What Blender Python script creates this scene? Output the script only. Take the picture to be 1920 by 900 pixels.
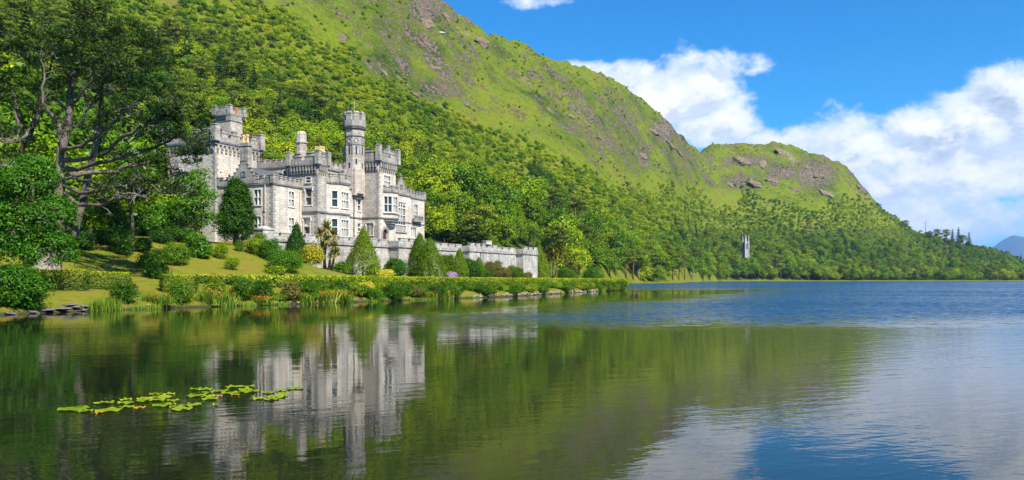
import bpy, math, random
import numpy as np
from mathutils import Vector, Quaternion

for _o in list(bpy.data.objects):
    bpy.data.objects.remove(_o)
SC = bpy.context.scene
COL = SC.collection
R = math.radians

# ------------------------------------------------------------------ camera
F = 1493.3          # focal length in photograph pixels (1920 wide)
HY = 523.0          # row of the horizon
EYE = 2.5           # camera height above the lake
cam = bpy.data.objects.new('camera', bpy.data.cameras.new('camera'))
COL.objects.link(cam)
cam.location = (0, 0, EYE)
cam.rotation_euler = (R(90), 0, 0)
cam.data.sensor_width = 36
cam.data.lens = 28
cam.data.shift_y = (HY - 450) / 1920
cam.data.clip_start = 0.5
cam.data.clip_end = 30000
SC.camera = cam

# ------------------------------------------------------------------ sun, sky, exposure
SUN_AZ = math.atan2(0.66, -0.75)      # compass direction towards the sun, from +Y towards +X
SUN_EL = R(47)
sun = bpy.data.objects.new('sun', bpy.data.lights.new('sun', 'SUN'))
COL.objects.link(sun)
sun.data.energy = 5.0
sun.data.angle = R(0.5)
sun.data.color = (1.0, 0.93, 0.80)
sdir = Vector((math.sin(SUN_AZ) * math.cos(SUN_EL), math.cos(SUN_AZ) * math.cos(SUN_EL), math.sin(SUN_EL)))
sun.rotation_euler = sdir.to_track_quat('Z', 'Y').to_euler()
sun.location = (60, -60, 200)

SC.view_settings.view_transform = 'Standard'
SC.view_settings.look = 'None'
SC.view_settings.gamma = 1
SC.view_settings.use_curve_mapping = False
SC.view_settings.exposure = 1.05
SC.render.engine = 'CYCLES'
cy = SC.cycles
cy.use_denoising = True
cy.denoiser = 'OPENIMAGEDENOISE'
cy.max_bounces = 6
cy.diffuse_bounces = 2
cy.glossy_bounces = 3
cy.transmission_bounces = 2
cy.volume_bounces = 0
cy.transparent_max_bounces = 4
cy.sample_clamp_indirect = 6
cy.caustics_reflective = False
cy.caustics_refractive = False


class NT:
    """tiny node tree helper"""
    def __init__(self, tree):
        self.t = tree
        self.n = tree.nodes
        self.l = tree.links

    def new(self, kind, **kw):
        nd = self.n.new(kind)
        for k, v in kw.items():
            setattr(nd, k, v)
        return nd

    def put(self, sock, v):
        if hasattr(v, 'is_linked'):
            self.l.new(v, sock)
        elif v is not None:
            sock.default_value = v

    def math(self, op, a, b=None, c=None, clamp=False):
        nd = self.new('ShaderNodeMath', operation=op, use_clamp=clamp)
        self.put(nd.inputs[0], a)
        if b is not None:
            self.put(nd.inputs[1], b)
        if c is not None:
            self.put(nd.inputs[2], c)
        return nd.outputs[0]

    def vmath(self, op, a, b=None, scale=None):
        nd = self.new('ShaderNodeVectorMath', operation=op)
        self.put(nd.inputs[0], a)
        if b is not None:
            self.put(nd.inputs[1], b)
        if scale is not None:
            self.put(nd.inputs['Scale'], scale)
        return nd.outputs['Value'] if op in ('DOT_PRODUCT', 'LENGTH') else nd.outputs['Vector']

    def step(self, x, lo, hi, a=0.0, b=1.0):
        nd = self.new('ShaderNodeMapRange', interpolation_type='SMOOTHSTEP')
        self.put(nd.inputs[0], x)
        self.put(nd.inputs[1], lo)
        self.put(nd.inputs[2], hi)
        self.put(nd.inputs[3], a)
        self.put(nd.inputs[4], b)
        return nd.outputs[0]

    def noise(self, vec, scale, detail=4, rough=0.55, dist=0.0, lac=2.0):
        nd = self.new('ShaderNodeTexNoise')
        self.put(nd.inputs['Vector'], vec)
        self.put(nd.inputs['Scale'], scale)
        nd.inputs['Detail'].default_value = detail
        nd.inputs['Roughness'].default_value = rough
        nd.inputs['Lacunarity'].default_value = lac
        nd.inputs['Distortion'].default_value = dist
        return nd.outputs['Fac']

    def mix(self, f, a, b, blend='MIX'):
        nd = self.new('ShaderNodeMix', data_type='RGBA', blend_type=blend)
        self.put(nd.inputs[0], f)
        for s, v in ((nd.inputs[6], a), (nd.inputs[7], b)):
            if hasattr(v, 'is_linked'):
                self.l.new(v, s)
            else:
                s.default_value = (v[0], v[1], v[2], 1)
        return nd.outputs[2]

    def ramp(self, f, stops):
        nd = self.new('ShaderNodeValToRGB')
        self.put(nd.inputs[0], f)
        cr = nd.color_ramp
        while len(cr.elements) < len(stops):
            cr.elements.new(0.5)
        for e, (p, c) in zip(cr.elements, stops):
            e.position = p
            e.color = (c[0], c[1], c[2], 1)
        return nd.outputs[0]

    def combine(self, x, y, z):
        nd = self.new('ShaderNodeCombineXYZ')
        self.put(nd.inputs[0], x)
        self.put(nd.inputs[1], y)
        self.put(nd.inputs[2], z)
        return nd.outputs[0]


def build_world():
    w = bpy.data.worlds.new('World')
    SC.world = w
    w.use_nodes = True
    t = NT(w.node_tree)
    t.n.clear()
    out = t.new('ShaderNodeOutputWorld')
    bg = t.new('ShaderNodeBackground')
    t.l.new(bg.outputs[0], out.inputs[0])
    sky = t.new('ShaderNodeTexSky')
    sky.sky_type = 'NISHITA'
    sky.sun_disc = False
    sky.sun_elevation = SUN_EL
    sky.sun_rotation = SUN_AZ
    sky.air_density = 1.0
    sky.dust_density = 0.3
    sky.ozone_density = 3.0
    hs = t.new('ShaderNodeHueSaturation')
    hs.inputs['Hue'].default_value = 0.488
    hs.inputs['Saturation'].default_value = 1.35
    hs.inputs['Value'].default_value = 1.0
    t.l.new(sky.outputs[0], hs.inputs['Color'])
    tc = t.new('ShaderNodeTexCoord')
    d = tc.outputs['Generated']
    sep = t.new('ShaderNodeSeparateXYZ')
    t.l.new(d, sep.inputs[0])
    dx, dy, dz = sep.outputs
    az = t.math('MULTIPLY', t.math('ARCTAN2', dx, dy), 57.2958)
    el = t.math('MULTIPLY', t.math('ARCSINE', dz), 57.2958)
    # cumulus: (azimuth, elevation, half width, half height, weight) in degrees
    blobs = [(9.0, 13.4, 6.0, 2.5, 1.05), (12.8, 13.6, 4.4, 2.9, 1.05), (5.0, 14.5, 3.6, 1.3, 1.05), (16.6, 14.4, 2.4, 1.2, .62),
             (14.0, 10.6, 4.5, 2.2, 1.0), (18.5, 8.4, 6.0, 2.4, .95),
             (31.5, 9.6, 6.0, 3.7, 1.1), (26.8, 9.2, 4.8, 2.5, 1.05), (23, 8.6, 8.0, 3.2, 1.0), (29.5, 7.5, 8.5, 4.2, 1.12), (24.5, 5.5, 6, 2.6, 1.0),
             (17.5, 5.5, 7.5, 2.3, .85), (29.0, 3.6, 9.0, 2.6, .95), (40, 8, 7, 5, 1.0), (55, 12, 10, 6, .9),
             (2.2, 19.4, 3.6, .9, .60), (10.5, 12.4, 4.4, 2.8, 1.05), (14.6, 12.0, 3.6, 2.2, 1.0), (-50, 22, 14, 6, .8), (80, 16, 14, 7, .9),
             (-14, 52, 12, 5, .55), (130, 25, 20, 8, .9), (-120, 25, 22, 9, .9)]
    cover = None
    for a, e, wd, ht, wt in blobs:
        u = t.math('DIVIDE', t.math('SUBTRACT', az, a), wd)
        v = t.math('DIVIDE', t.math('SUBTRACT', el, e), ht)
        r = t.math('SQRT', t.math('ADD', t.math('MULTIPLY', u, u), t.math('MULTIPLY', v, v)))
        m = t.math('MULTIPLY', t.step(r, 0.25, 1.35, 1, 0), wt)
        cover = m if cover is None else t.math('MAXIMUM', cover, m)
    p = t.combine(t.math('MULTIPLY', az, 0.12), t.math('MULTIPLY', el, 0.17), 3.7)

    def dens(off):
        q = t.vmath('ADD', p, off)
        big = t.noise(q, 2.1, 10, 0.58, 0.25)
        return big
    n0 = dens((0, 0, 0))
    n1 = dens((0.07, 0.17, 0))       # a step towards the sun side and the sky above
    fine = t.noise(p, 7.0, 6, 0.6, 0.2)
    field = t.math('ADD', t.math('MULTIPLY', t.math('ADD', n0, t.math('MULTIPLY', fine, 0.22)), 1.7), t.math('MULTIPLY', cover, 0.85))
    alpha = t.step(field, 1.36, 1.76)
    thick = t.step(field, 1.5, 2.1)
    lit = t.math('ADD', t.math('MULTIPLY', t.math('SUBTRACT', n0, n1), 3.0), 0.60, clamp=True)
    lit2 = t.math('MULTIPLY', lit, t.math('ADD', t.math('MULTIPLY', fine, 0.7), 0.62), clamp=True)
    # bases low in a bank are greyer
    grey = t.ramp(lit2, [(0.0, (.20, .25, .33)), (0.35, (.31, .36, .44)), (0.62, (.49, .51, .55)), (1.0, (.60, .60, .60))])
    ccol = t.mix(thick, (.42, .48, .57), grey)
    mul = t.new('ShaderNodeMixRGB')
    skyc = t.vmath('SCALE', hs.outputs[0], scale=0.075)
    tint = t.vmath('MULTIPLY', skyc, (0.34, 0.88, 1.22))
    t.l.new(alpha, mul.inputs[0])
    t.l.new(tint, mul.inputs[1])
    t.l.new(ccol, mul.inputs[2])
    t.l.new(mul.outputs[0], bg.inputs[0])
    bg.inputs[1].default_value = 1.0


build_world()

# ------------------------------------------------------------------ general helpers


def tag(o, label=None, cat=None, group=None, kind=None):
    if label:
        o['label'] = label
    if cat:
        o['category'] = cat
    if group:
        o['group'] = group
    if kind:
        o['kind'] = kind
    return o


def empty(name, loc, rz=0.0):
    o = bpy.data.objects.new(name, None)
    COL.objects.link(o)
    o.location = loc
    o.rotation_euler = (0, 0, rz)
    o.empty_display_size = 0.5
    return o


def link(name, me, parent=None, loc=None, rz=0.0, scale=None):
    o = bpy.data.objects.new(name, me)
    COL.objects.link(o)
    if parent is not None:
        o.parent = parent
    if loc is not None:
        o.location = loc
    if rz:
        o.rotation_euler = (0, 0, rz)
    if scale is not None:
        o.scale = scale
    return o


def np_mesh(name, V, Fc, mat, smooth=False, attrs=None):
    """V (n,3); Fc (m,k) with constant k"""
    V = np.asarray(V, dtype=np.float32)
    Fc = np.asarray(Fc, dtype=np.int32)
    me = bpy.data.meshes.new(name)
    n, (m, k) = len(V), Fc.shape
    me.vertices.add(n)
    me.vertices.foreach_set('co', V.ravel())
    me.loops.add(m * k)
    me.loops.foreach_set('vertex_index', Fc.ravel())
    me.polygons.add(m)
    me.polygons.foreach_set('loop_start', np.arange(0, m * k, k, dtype=np.int32))
    me.polygons.foreach_set('loop_total', np.full(m, k, dtype=np.int32))
    if smooth:
        me.polygons.foreach_set('use_smooth', np.ones(m, dtype=bool))
    for an, arr in (attrs or {}).items():
        at = me.attributes.new(an, 'FLOAT', 'POINT')
        at.data.foreach_set('value', np.asarray(arr, dtype=np.float32))
    me.materials.append(mat)
    me.update(calc_edges=True)
    return me


class MB:
    """collects polygons; build() links them as ONE mesh object"""
    def __init__(self):
        self.v, self.f = [], []

    def add(self, vs, fs):
        b = len(self.v)
        self.v += [tuple(map(float, q)) for q in vs]
        self.f += [tuple(b + i for i in q) for q in fs]

    def box(self, x0, x1, y0, y1, z0, z1):
        x0, x1 = min(x0, x1), max(x0, x1)
        y0, y1 = min(y0, y1), max(y0, y1)
        self.add([(x0, y0, z0), (x1, y0, z0), (x1, y1, z0), (x0, y1, z0), (x0, y0, z1), (x1, y0, z1), (x1, y1, z1), (x0, y1, z1)],
                 [(3, 2, 1, 0), (4, 5, 6, 7), (0, 1, 5, 4), (1, 2, 6, 5), (2, 3, 7, 6), (3, 0, 4, 7)])

    def prism(self, pts, z0, z1, top=True, bot=True, scale_top=1.0):
        n = len(pts)
        cx = sum(p[0] for p in pts) / n
        cyy = sum(p[1] for p in pts) / n
        up = [(cx + (p[0] - cx) * scale_top, cyy + (p[1] - cyy) * scale_top, z1) for p in pts]
        self.add([(p[0], p[1], z0) for p in pts] + up,
                 [(i, (i + 1) % n, n + (i + 1) % n, n + i) for i in range(n)]
                 + ([tuple(range(n, 2 * n))] if top else []) + ([tuple(range(n - 1, -1, -1))] if bot else []))

    def slab(self, prof, a, b, axis):
        """profile polygon (p, z) extruded along x ('x') or y ('y') between a and b"""
        n = len(prof)
        if axis == 'x':
            vs = [(a, p, z) for p, z in prof] + [(b, p, z) for p, z in prof]
        else:
            vs = [(p, a, z) for p, z in prof] + [(p, b, z) for p, z in prof]
        self.add(vs, [(i, (i + 1) % n, n + (i + 1) % n, n + i) for i in range(n)] + [tuple(range(n - 1, -1, -1)), tuple(range(n, 2 * n))])

    def tube(self, pts, rad, n=6, cap=True):
        pts = [Vector(p) for p in pts]
        rad = list(rad) if hasattr(rad, '__len__') else [rad] * len(pts)
        rings, prev = [], None
        for i, p in enumerate(pts):
            d = (pts[min(i + 1, len(pts) - 1)] - pts[max(i - 1, 0)])
            d.normalize()
            if prev is None:
                a = d.orthogonal().normalized()
            else:
                a = prev - d * prev.dot(d)
                a = a.normalized() if a.length > 1e-6 else d.orthogonal().normalized()
            prev = a
            b = d.cross(a)
            rings.append([p + (a * math.cos(2 * math.pi * j / n) + b * math.sin(2 * math.pi * j / n)) * rad[i] for j in range(n)])
        vs = [q for r_ in rings for q in r_]
        fs = []
        for i in range(len(pts) - 1):
            for j in range(n):
                fs.append((i * n + j, i * n + (j + 1) % n, (i + 1) * n + (j + 1) % n, (i + 1) * n + j))
        if cap:
            fs.append(tuple(range(n - 1, -1, -1)))
            fs.append(tuple((len(pts) - 1) * n + j for j in range(n)))
        self.add(vs, fs)

    def mesh(self, name, mat, smooth=False):
        me = bpy.data.meshes.new(name)
        me.from_pydata(self.v, [], self.f)
        me.materials.append(mat)
        if smooth:
            me.polygons.foreach_set('use_smooth', np.ones(len(me.polygons), dtype=bool))
        me.update()
        return me

    def build(self, name, mat, parent=None, smooth=False):
        return link(name, self.mesh(name, mat, smooth), parent)


ORD = ['', 'first', 'second', 'third', 'fourth', 'fifth', 'sixth', 'seventh', 'eighth', 'ninth', 'tenth', 'eleventh', 'twelfth',
       'thirteenth', 'fourteenth', 'fifteenth', 'sixteenth', 'seventeenth', 'eighteenth', 'nineteenth', 'twentieth']


# ------------------------------------------------------------------ noise
def _hash(ix, iy, seed):
    h = (ix.astype(np.int64) * 374761393 + iy.astype(np.int64) * 668265263 + seed * 1442695041) & 0x7fffffff
    h = ((h ^ (h >> 13)) * 1274126177) & 0x7fffffff
    return ((h ^ (h >> 16)) & 0xffff) / 65535.0


def vnoise(x, y, seed=0):
    ix, iy = np.floor(x), np.floor(y)
    fx, fy = x - ix, y - iy
    fx = fx * fx * fx * (fx * (fx * 6 - 15) + 10)
    fy = fy * fy * fy * (fy * (fy * 6 - 15) + 10)
    a, b = _hash(ix, iy, seed), _hash(ix + 1, iy, seed)
    c, d = _hash(ix, iy + 1, seed), _hash(ix + 1, iy + 1, seed)
    return (a * (1 - fx) + b * fx) * (1 - fy) + (c * (1 - fx) + d * fx) * fy


def fbm(x, y, oct=4, seed=0, gain=0.5):
    s, a, tot = 0, 1.0, 0
    for i in range(oct):
        s = s + a * vnoise(x * 2 ** i + 17.3 * i, y * 2 ** i - 9.1 * i, seed + i)
        tot += a
        a *= gain
    return s / tot


# ------------------------------------------------------------------ land shape
SHORE = np.array([(-400, -60), (-120, 22), (-60, 43), (-40, 52), (-36, 53.5), (-33, 61.5), (-29.1, 68.6), (-21.3, 78.5), (-12.5, 93),
                  (0, 113), (9.2, 138), (23.5, 174), (24.5, 179), (18, 186), (17, 205), (24, 270), (40, 350), (58, 405), (96, 445),
                  (120, 540), (160, 680), (190, 742), (250, 792), (360, 832), (600, 925), (1000, 1000), (2600, 1150)], dtype=float)
POLY = np.vstack([SHORE, [(2600, 6000), (-3000, 6000), (-3000, -60)]])


def inside_land(x, y):
    r = np.zeros(x.shape, bool)
    n = len(POLY)
    for i in range(n):
        x0, y0 = POLY[i]
        x1, y1 = POLY[(i + 1) % n]
        c = ((y0 > y) != (y1 > y))
        with np.errstate(divide='ignore', invalid='ignore'):
            xi = (x1 - x0) * (y - y0) / (y1 - y0 if y1 != y0 else 1e-9) + x0
        r ^= c & (x < xi)
    return r


def inland(x, y):
    """signed distance from the waterline, positive on land"""
    best = np.full(x.shape, 1e9)
    for i in range(len(SHORE) - 1):
        ax, ay = SHORE[i]
        bx, by = SHORE[i + 1]
        dx, dy = bx - ax, by - ay
        t = np.clip(((x - ax) * dx + (y - ay) * dy) / (dx * dx + dy * dy), 0, 1)
        best = np.minimum(best, np.hypot(x - ax - t * dx, y - ay - t * dy))
    return np.where(inside_land(x, y), best, -best)


def sst(x, a, b):
    t = np.clip((x - a) / (b - a), 0, 1)
    return t * t * (3 - 2 * t)


# ridge: photo column, photo row of the skyline, distance of the skyline, distance of the foot
RIDGE = np.array([(-1400, -420, 430, 105), (-600, -420, 470, 108), (0, -350, 530, 118), (400, -235, 600, 178), (700, -95, 700, 205), (770, -22, 735, 210),
                  (800, -6, 745, 212), (844, 23, 770, 216), (914, 72, 800, 228), (975, 93, 830, 246), (1040, 121, 860, 268), (1096, 138, 900, 295),
                  (1157, 161, 950, 370), (1213, 205, 1000, 440), (1255, 229, 1050, 470), (1287, 275, 1110, 560), (1311, 284, 1170, 660),
                  (1346, 268, 1230, 760), (1391, 274, 1250, 790), (1467, 280, 1260, 810), (1507, 288, 1260, 830), (1543, 296, 1260, 840),
                  (1583, 318, 1260, 855), (1607, 342, 1260, 860), (1627, 364, 1260, 865), (1651, 396, 1265, 870), (1683, 415, 1270, 880),
                  (1719, 438, 1280, 890), (1751, 450, 1290, 900), (1812, 466, 1300, 915), (1872, 481, 1310, 935), (1912, 495, 1320, 950),
                  (2000, 505, 1330, 980), (2200, 510, 1350, 1010), (3300, 512, 1400, 1050)], dtype=float)
WA, WB = np.array((-35.2, 114.3)), np.array((0.5, 0.866))        # terrace wall: start and direction
WN = np.array((-0.866, 0.5))


def interp(p, col):
    return np.interp(p, RIDGE[:, 0], RIDGE[:, col])


def land(x, y, detail=True):
    x = np.asarray(x, float)
    y = np.asarray(y, float)
    n = inland(x, y)
    a = (x + 35) * 0.435 + (y - 54) * 0.9
    bank = np.interp(n, [-30, -1.5, 0, 0.6, 3, 8, 12, 20, 28, 40, 60, 200], [-6, -0.8, -0.05, 0.45, 1.0, 1.75, 2.4, 4.5, 7.0, 8.2, 9.5, 14])
    flat = np.interp(n, [-30, -1.5, 0, 0.7, 1.6, 6, 10, 28, 45, 65, 200], [-6, -0.8, -0.1, 0.6, 0.85, 1.3, 1.9, 2.9, 3.6, 6, 10])
    far = np.interp(n, [-30, -1.5, 0, 2, 10, 40, 120, 400], [-6, -0.8, -0.05, 0.45, 1.1, 2.6, 5, 9])
    k = sst(a, 48, 64)
    g = bank * (1 - k) + flat * k
    k2 = sst(a, 145, 215)
    g = g * (1 - k2) + far * k2
    wx = (x - WA[0]) * WB[0] + (y - WA[1]) * WB[1]
    wy = (x - WA[0]) * WN[0] + (y - WA[1]) * WN[1]
    terr = sst(wx, -3, 0.5) * (1 - sst(wx, 77.6, 78.6)) * sst(wy, 0.9, 1.5) * (1 - sst(wy, 40, 60))
    g = g * (1 - terr) + np.maximum(g, 8.1) * terr
    p = np.clip(960 + F * x / np.maximum(y, 1.0), -1400, 3300)
    Db, Dr = interp(p, 3), interp(p, 2)
    Zr = (HY - interp(p, 1)) * Dr / F + EYE
    t = (y - Db) / (Dr - Db)
    tc = np.clip(t, 0, 1)
    prof = 0.72 * tc + 0.28 * sst(tc, 0.0, 1.0) - 0.10 * np.sin(np.pi * tc) ** 2 * (tc < 1)
    prof = np.where(t > 1, 1 - 0.62 * sst(t, 1.0, 2.4), prof)
    z = np.maximum(g, 0.0) * (1 - 0.8 * sst(t, 0, 0.5)) + np.minimum(g, 0) + prof * np.maximum(Zr - 0 * g, 3)
    if detail:
        amp = sst(t, 0.02, 0.25) * np.clip(Zr / 160, 0.05, 1.2)
        b1 = fbm(x / 90 + 3, y / 90, 3, 11) - 0.5
        b2 = fbm(x / 26, y / 26 + 5, 3, 23)
        ridged = 1 - np.abs(2 * fbm(x / 40 + 9, y / 40, 4, 31) - 1)
        up = sst(t, 0.45, 0.8)
        z = z + amp * (10 * b1 + 4.0 * (b2 - 0.5) + up * (7.0 * (ridged ** 3 - 0.45) + 4.4 * (fbm(x / 11, y / 11, 3, 41, .6) - 0.5) + 3.0 * (np.round(fbm(x / 30, y / 30, 2, 47) * 9 + .0) / 9 - .5)))
        z = z + 0.18 * (fbm(x / 3.5, y / 3.5, 2, 55) - 0.5) * sst(n, 2, 6)
    return z


def gz(x, y):
    return float(land(np.array([x]), np.array([y]))[0])


def at(px, py, D):
    return Vector(((px - 960) / F * D, D, EYE + (HY - py) / F * D))


_Ds = np.concatenate([np.arange(40, 300, 0.25), np.arange(300, 1500, 1.5)])


def hit(px, py, dmin=40):
    """where the line of sight through a photo pixel meets the land"""
    x = (px - 960) / F * _Ds
    z = EYE + (HY - py) / F * _Ds
    below = (land(x, _Ds) >= z) & (_Ds >= dmin)
    i = int(np.argmax(below)) if below.any() else len(_Ds) - 1
    D = float(_Ds[i])
    return Vector(((px - 960) / F * D, D, gz((px - 960) / F * D, D)))


def prow(x, y, z):
    return HY - (z - EYE) / y * F


# rows (photo) below which the slope is wooded, and above which it is bare grass and rock
WOOD = np.array([(-900, -260), (0, -40), (300, -10), (420, 12), (560, 48), (640, 78), (740, 175), (830, 215), (923, 250), (1021, 290), (1115, 345), (1203, 362), (1262, 372),
                 (1300, 372), (1345, 378), (1400, 384), (1470, 392), (1540, 392), (1585, 368), (1625, 378), (1660, 392), (3300, 400)], float)


# ------------------------------------------------------------------ materials
def new_mat(name):
    m = bpy.data.materials.new(name)
    m.use_nodes = True
    t = NT(m.node_tree)
    t.n.clear()
    out = t.new('ShaderNodeOutputMaterial')
    return m, t, out


def principled(t, out, col, rough=0.8, spec=0.3, bump=None, bdist=0.05, bstr=0.6, metallic=0.0):
    b = t.new('ShaderNodeBsdfPrincipled')
    t.put(b.inputs['Base Color'], col if hasattr(col, 'is_linked') else (col[0], col[1], col[2], 1))
    t.put(b.inputs['Roughness'], rough)
    b.inputs['Specular IOR Level'].default_value = spec
    b.inputs['Metallic'].default_value = metallic
    if bump is not None:
        bn = t.new('ShaderNodeBump')
        bn.inputs['Distance'].default_value = bdist
        bn.inputs['Strength'].default_value = bstr
        t.put(bn.inputs['Height'], bump)
        t.l.new(bn.outputs[0], b.inputs['Normal'])
    t.l.new(b.outputs[0], out.inputs[0])
    return b


GREEN = (1.95, 1.75, 0.38)


def leaf_mat(name, stops, trans=0.27, patch=0.0, spread=0.55, green=True):
    """foliage: the colour runs through stops by plant (object random) and by leaf (attribute tint)"""
    m, t, out = new_mat(name)
    oi = t.new('ShaderNodeObjectInfo')
    at_ = t.new('ShaderNodeAttribute', attribute_name='tint')
    f = oi.outputs['Random']
    if patch:
        nz = t.noise(oi.outputs['Location'], 0.012, 3, 0.6)
        nz = t.step(nz, 0.38, 0.62)
        f = t.math('ADD', t.math('MULTIPLY', f, 1 - patch), t.math('MULTIPLY', nz, patch))
    f2 = t.math('ADD', t.math('MULTIPLY', f, spread), t.math('MULTIPLY', at_.outputs['Fac'], 1 - spread), clamp=True)
    c = t.ramp(f2, stops)
    c = t.mix(1.0, c, GREEN if green else (1, 1, 1), 'MULTIPLY')
    hv = t.new('ShaderNodeHueSaturation')
    t.l.new(c, hv.inputs['Color'])
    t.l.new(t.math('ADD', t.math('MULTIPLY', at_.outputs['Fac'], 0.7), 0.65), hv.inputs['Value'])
    df = t.new('ShaderNodeBsdfDiffuse')
    tr = t.new('ShaderNodeBsdfTranslucent')
    t.l.new(hv.outputs[0], df.inputs[0])
    tcol = t.mix(1.0, hv.outputs[0], (1.25, 1.15, 0.55), 'MULTIPLY')
    t.l.new(tcol, tr.inputs[0])
    mx = t.new('ShaderNodeMixShader')
    mx.inputs[0].default_value = trans
    t.l.new(df.outputs[0], mx.inputs[1])
    t.l.new(tr.outputs[0], mx.inputs[2])
    gl = t.new('ShaderNodeBsdfGlossy')
    gl.inputs['Roughness'].default_value = 0.45
    gl.inputs['Color'].default_value = (.8, .8, .8, 1)
    m2 = t.new('ShaderNodeMixShader')
    m2.inputs[0].default_value = 0.013
    t.l.new(mx.outputs[0], m2.inputs[1])
    t.l.new(gl.outputs[0], m2.inputs[2])
    t.l.new(m2.outputs[0], out.inputs[0])
    return m


M = {}
M['broad'] = leaf_mat('broadleaf_foliage', [(0.0, (.010, .036, .004)), (0.3, (.028, .076, .005)), (0.6, (.075, .142, .007)), (1.0, (.150, .205, .010))], patch=0.45)
M['scrub'] = leaf_mat('scrub_foliage', [(0.0, (.040, .085, .008)), (0.35, (.090, .150, .008)), (0.7, (.150, .205, .010)), (1.0, (.215, .225, .022))], patch=0.5)
M['pine'] = leaf_mat('pine_foliage', [(0.0, (.012, .034, .007)), (0.5, (.030, .068, .009)), (0.85, (.075, .112, .012)), (1.0, (.16, .13, .02))], trans=0.2, green=False)
M['scots'] = leaf_mat('flat_pine_foliage', [(0.0, (.028, .052, .016)), (0.5, (.055, .088, .022)), (1.0, (.095, .125, .026))], trans=0.2)
M['spruce'] = leaf_mat('spruce_foliage', [(0.0, (.010, .028, .010)), (0.6, (.022, .050, .012)), (1.0, (.045, .075, .014))], trans=0.15)
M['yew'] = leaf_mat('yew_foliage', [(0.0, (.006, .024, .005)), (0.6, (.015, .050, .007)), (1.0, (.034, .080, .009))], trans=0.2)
M['cone'] = leaf_mat('cypress_foliage', [(0.0, (.018, .050, .005)), (0.5, (.040, .088, .006)), (1.0, (.085, .132, .009))], trans=0.22)
M['shrub'] = leaf_mat('shrub_foliage', [(0.0, (.009, .034, .005)), (0.4, (.022, .068, .006)), (1.0, (.055, .118, .009))], trans=0.3)
M['fresh'] = leaf_mat('maple_foliage', [(0.0, (.010, .045, .006)), (0.5, (.024, .085, .010)), (1.0, (.052, .125, .014))], trans=0.36)
M['bright'] = leaf_mat('bright_shrub_foliage', [(0.0, (.045, .100, .006)), (0.5, (.075, .140, .008)), (1.0, (.115, .175, .010))], trans=0.36)
M['yellow'] = leaf_mat('golden_foliage', [(0.0, (.30, .29, .015)), (0.5, (.50, .46, .03)), (1.0, (.66, .60, .09))], trans=0.36, green=False)
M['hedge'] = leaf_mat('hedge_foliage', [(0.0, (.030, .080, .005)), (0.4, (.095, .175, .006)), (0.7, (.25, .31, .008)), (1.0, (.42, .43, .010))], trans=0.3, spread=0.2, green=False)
M['palm'] = leaf_mat('strap_leaf_foliage', [(0.0, (.055, .075, .008)), (0.5, (.115, .135, .012)), (1.0, (.24, .19, .03))], trans=0.3, spread=0.2, green=False)
M['russet'] = leaf_mat('russet_foliage', [(0.0, (.055, .075, .01)), (0.5, (.12, .13, .015)), (1.0, (.26, .14, .05))], trans=0.3, spread=0.2, green=False)
M['reed'] = leaf_mat('reed_leaves', [(0.0, (.06, .14, .012)), (0.5, (.12, .22, .016)), (1.0, (.26, .30, .03))], trans=0.3, spread=0.2, green=False)
M['orange'] = leaf_mat('orange_petals', [(0.0, (.45, .07, .012)), (1.0, (.62, .16, .025))], trans=0.3, spread=0.2, green=False)
M['purple'] = leaf_mat('mauve_petals', [(0.0, (.28, .16, .40)), (1.0, (.55, .36, .62))], trans=0.3, spread=0.2, green=False)
M['lily'] = leaf_mat('lily_pad_skin', [(0.0, (.10, .165, .008)), (0.6, (.155, .215, .010)), (1.0, (.22, .255, .015))], trans=0.12, spread=0.9, green=False)
M['lily_orange'] = leaf_mat('withered_lily_pad_skin', [(0.0, (.24, .17, .015)), (1.0, (.36, .17, .02))], trans=0.12, spread=0.9, green=False)


def bark_mat(name, a, b):
    m, t, out = new_mat(name)
    g = t.new('ShaderNodeTexCoord').outputs['Object']
    v = t.vmath('MULTIPLY', g, (3.0, 3.0, 0.6))
    n = t.noise(v, 1.6, 6, 0.65)
    big = t.noise(g, 0.35, 2)
    c = t.mix(t.step(t.math('ADD', t.math('MULTIPLY', n, .6), t.math('MULTIPLY', big, .4)), .35, .65), a, b)
    principled(t, out, c, 0.9, 0.1, n, 0.12, 0.8)
    return m


M['bark_pine'] = bark_mat('pine_bark', (.05, .038, .030), (.185, .155, .125))
M['bark'] = bark_mat('bark', (.06, .05, .036), (.17, .14, .105))
M['bark_pale'] = bark_mat('pale_bark', (.22, .19, .15), (.42, .38, .32))
M['stump'] = bark_mat('stump_wood', (.085, .07, .06), (.27, .24, .21))
M['twig'] = bark_mat('lichened_twigs', (.26, .23, .19), (.42, .38, .33))
M['bark_red'] = bark_mat('reddish_bark', (.13, .07, .04), (.26, .15, .09))


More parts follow.
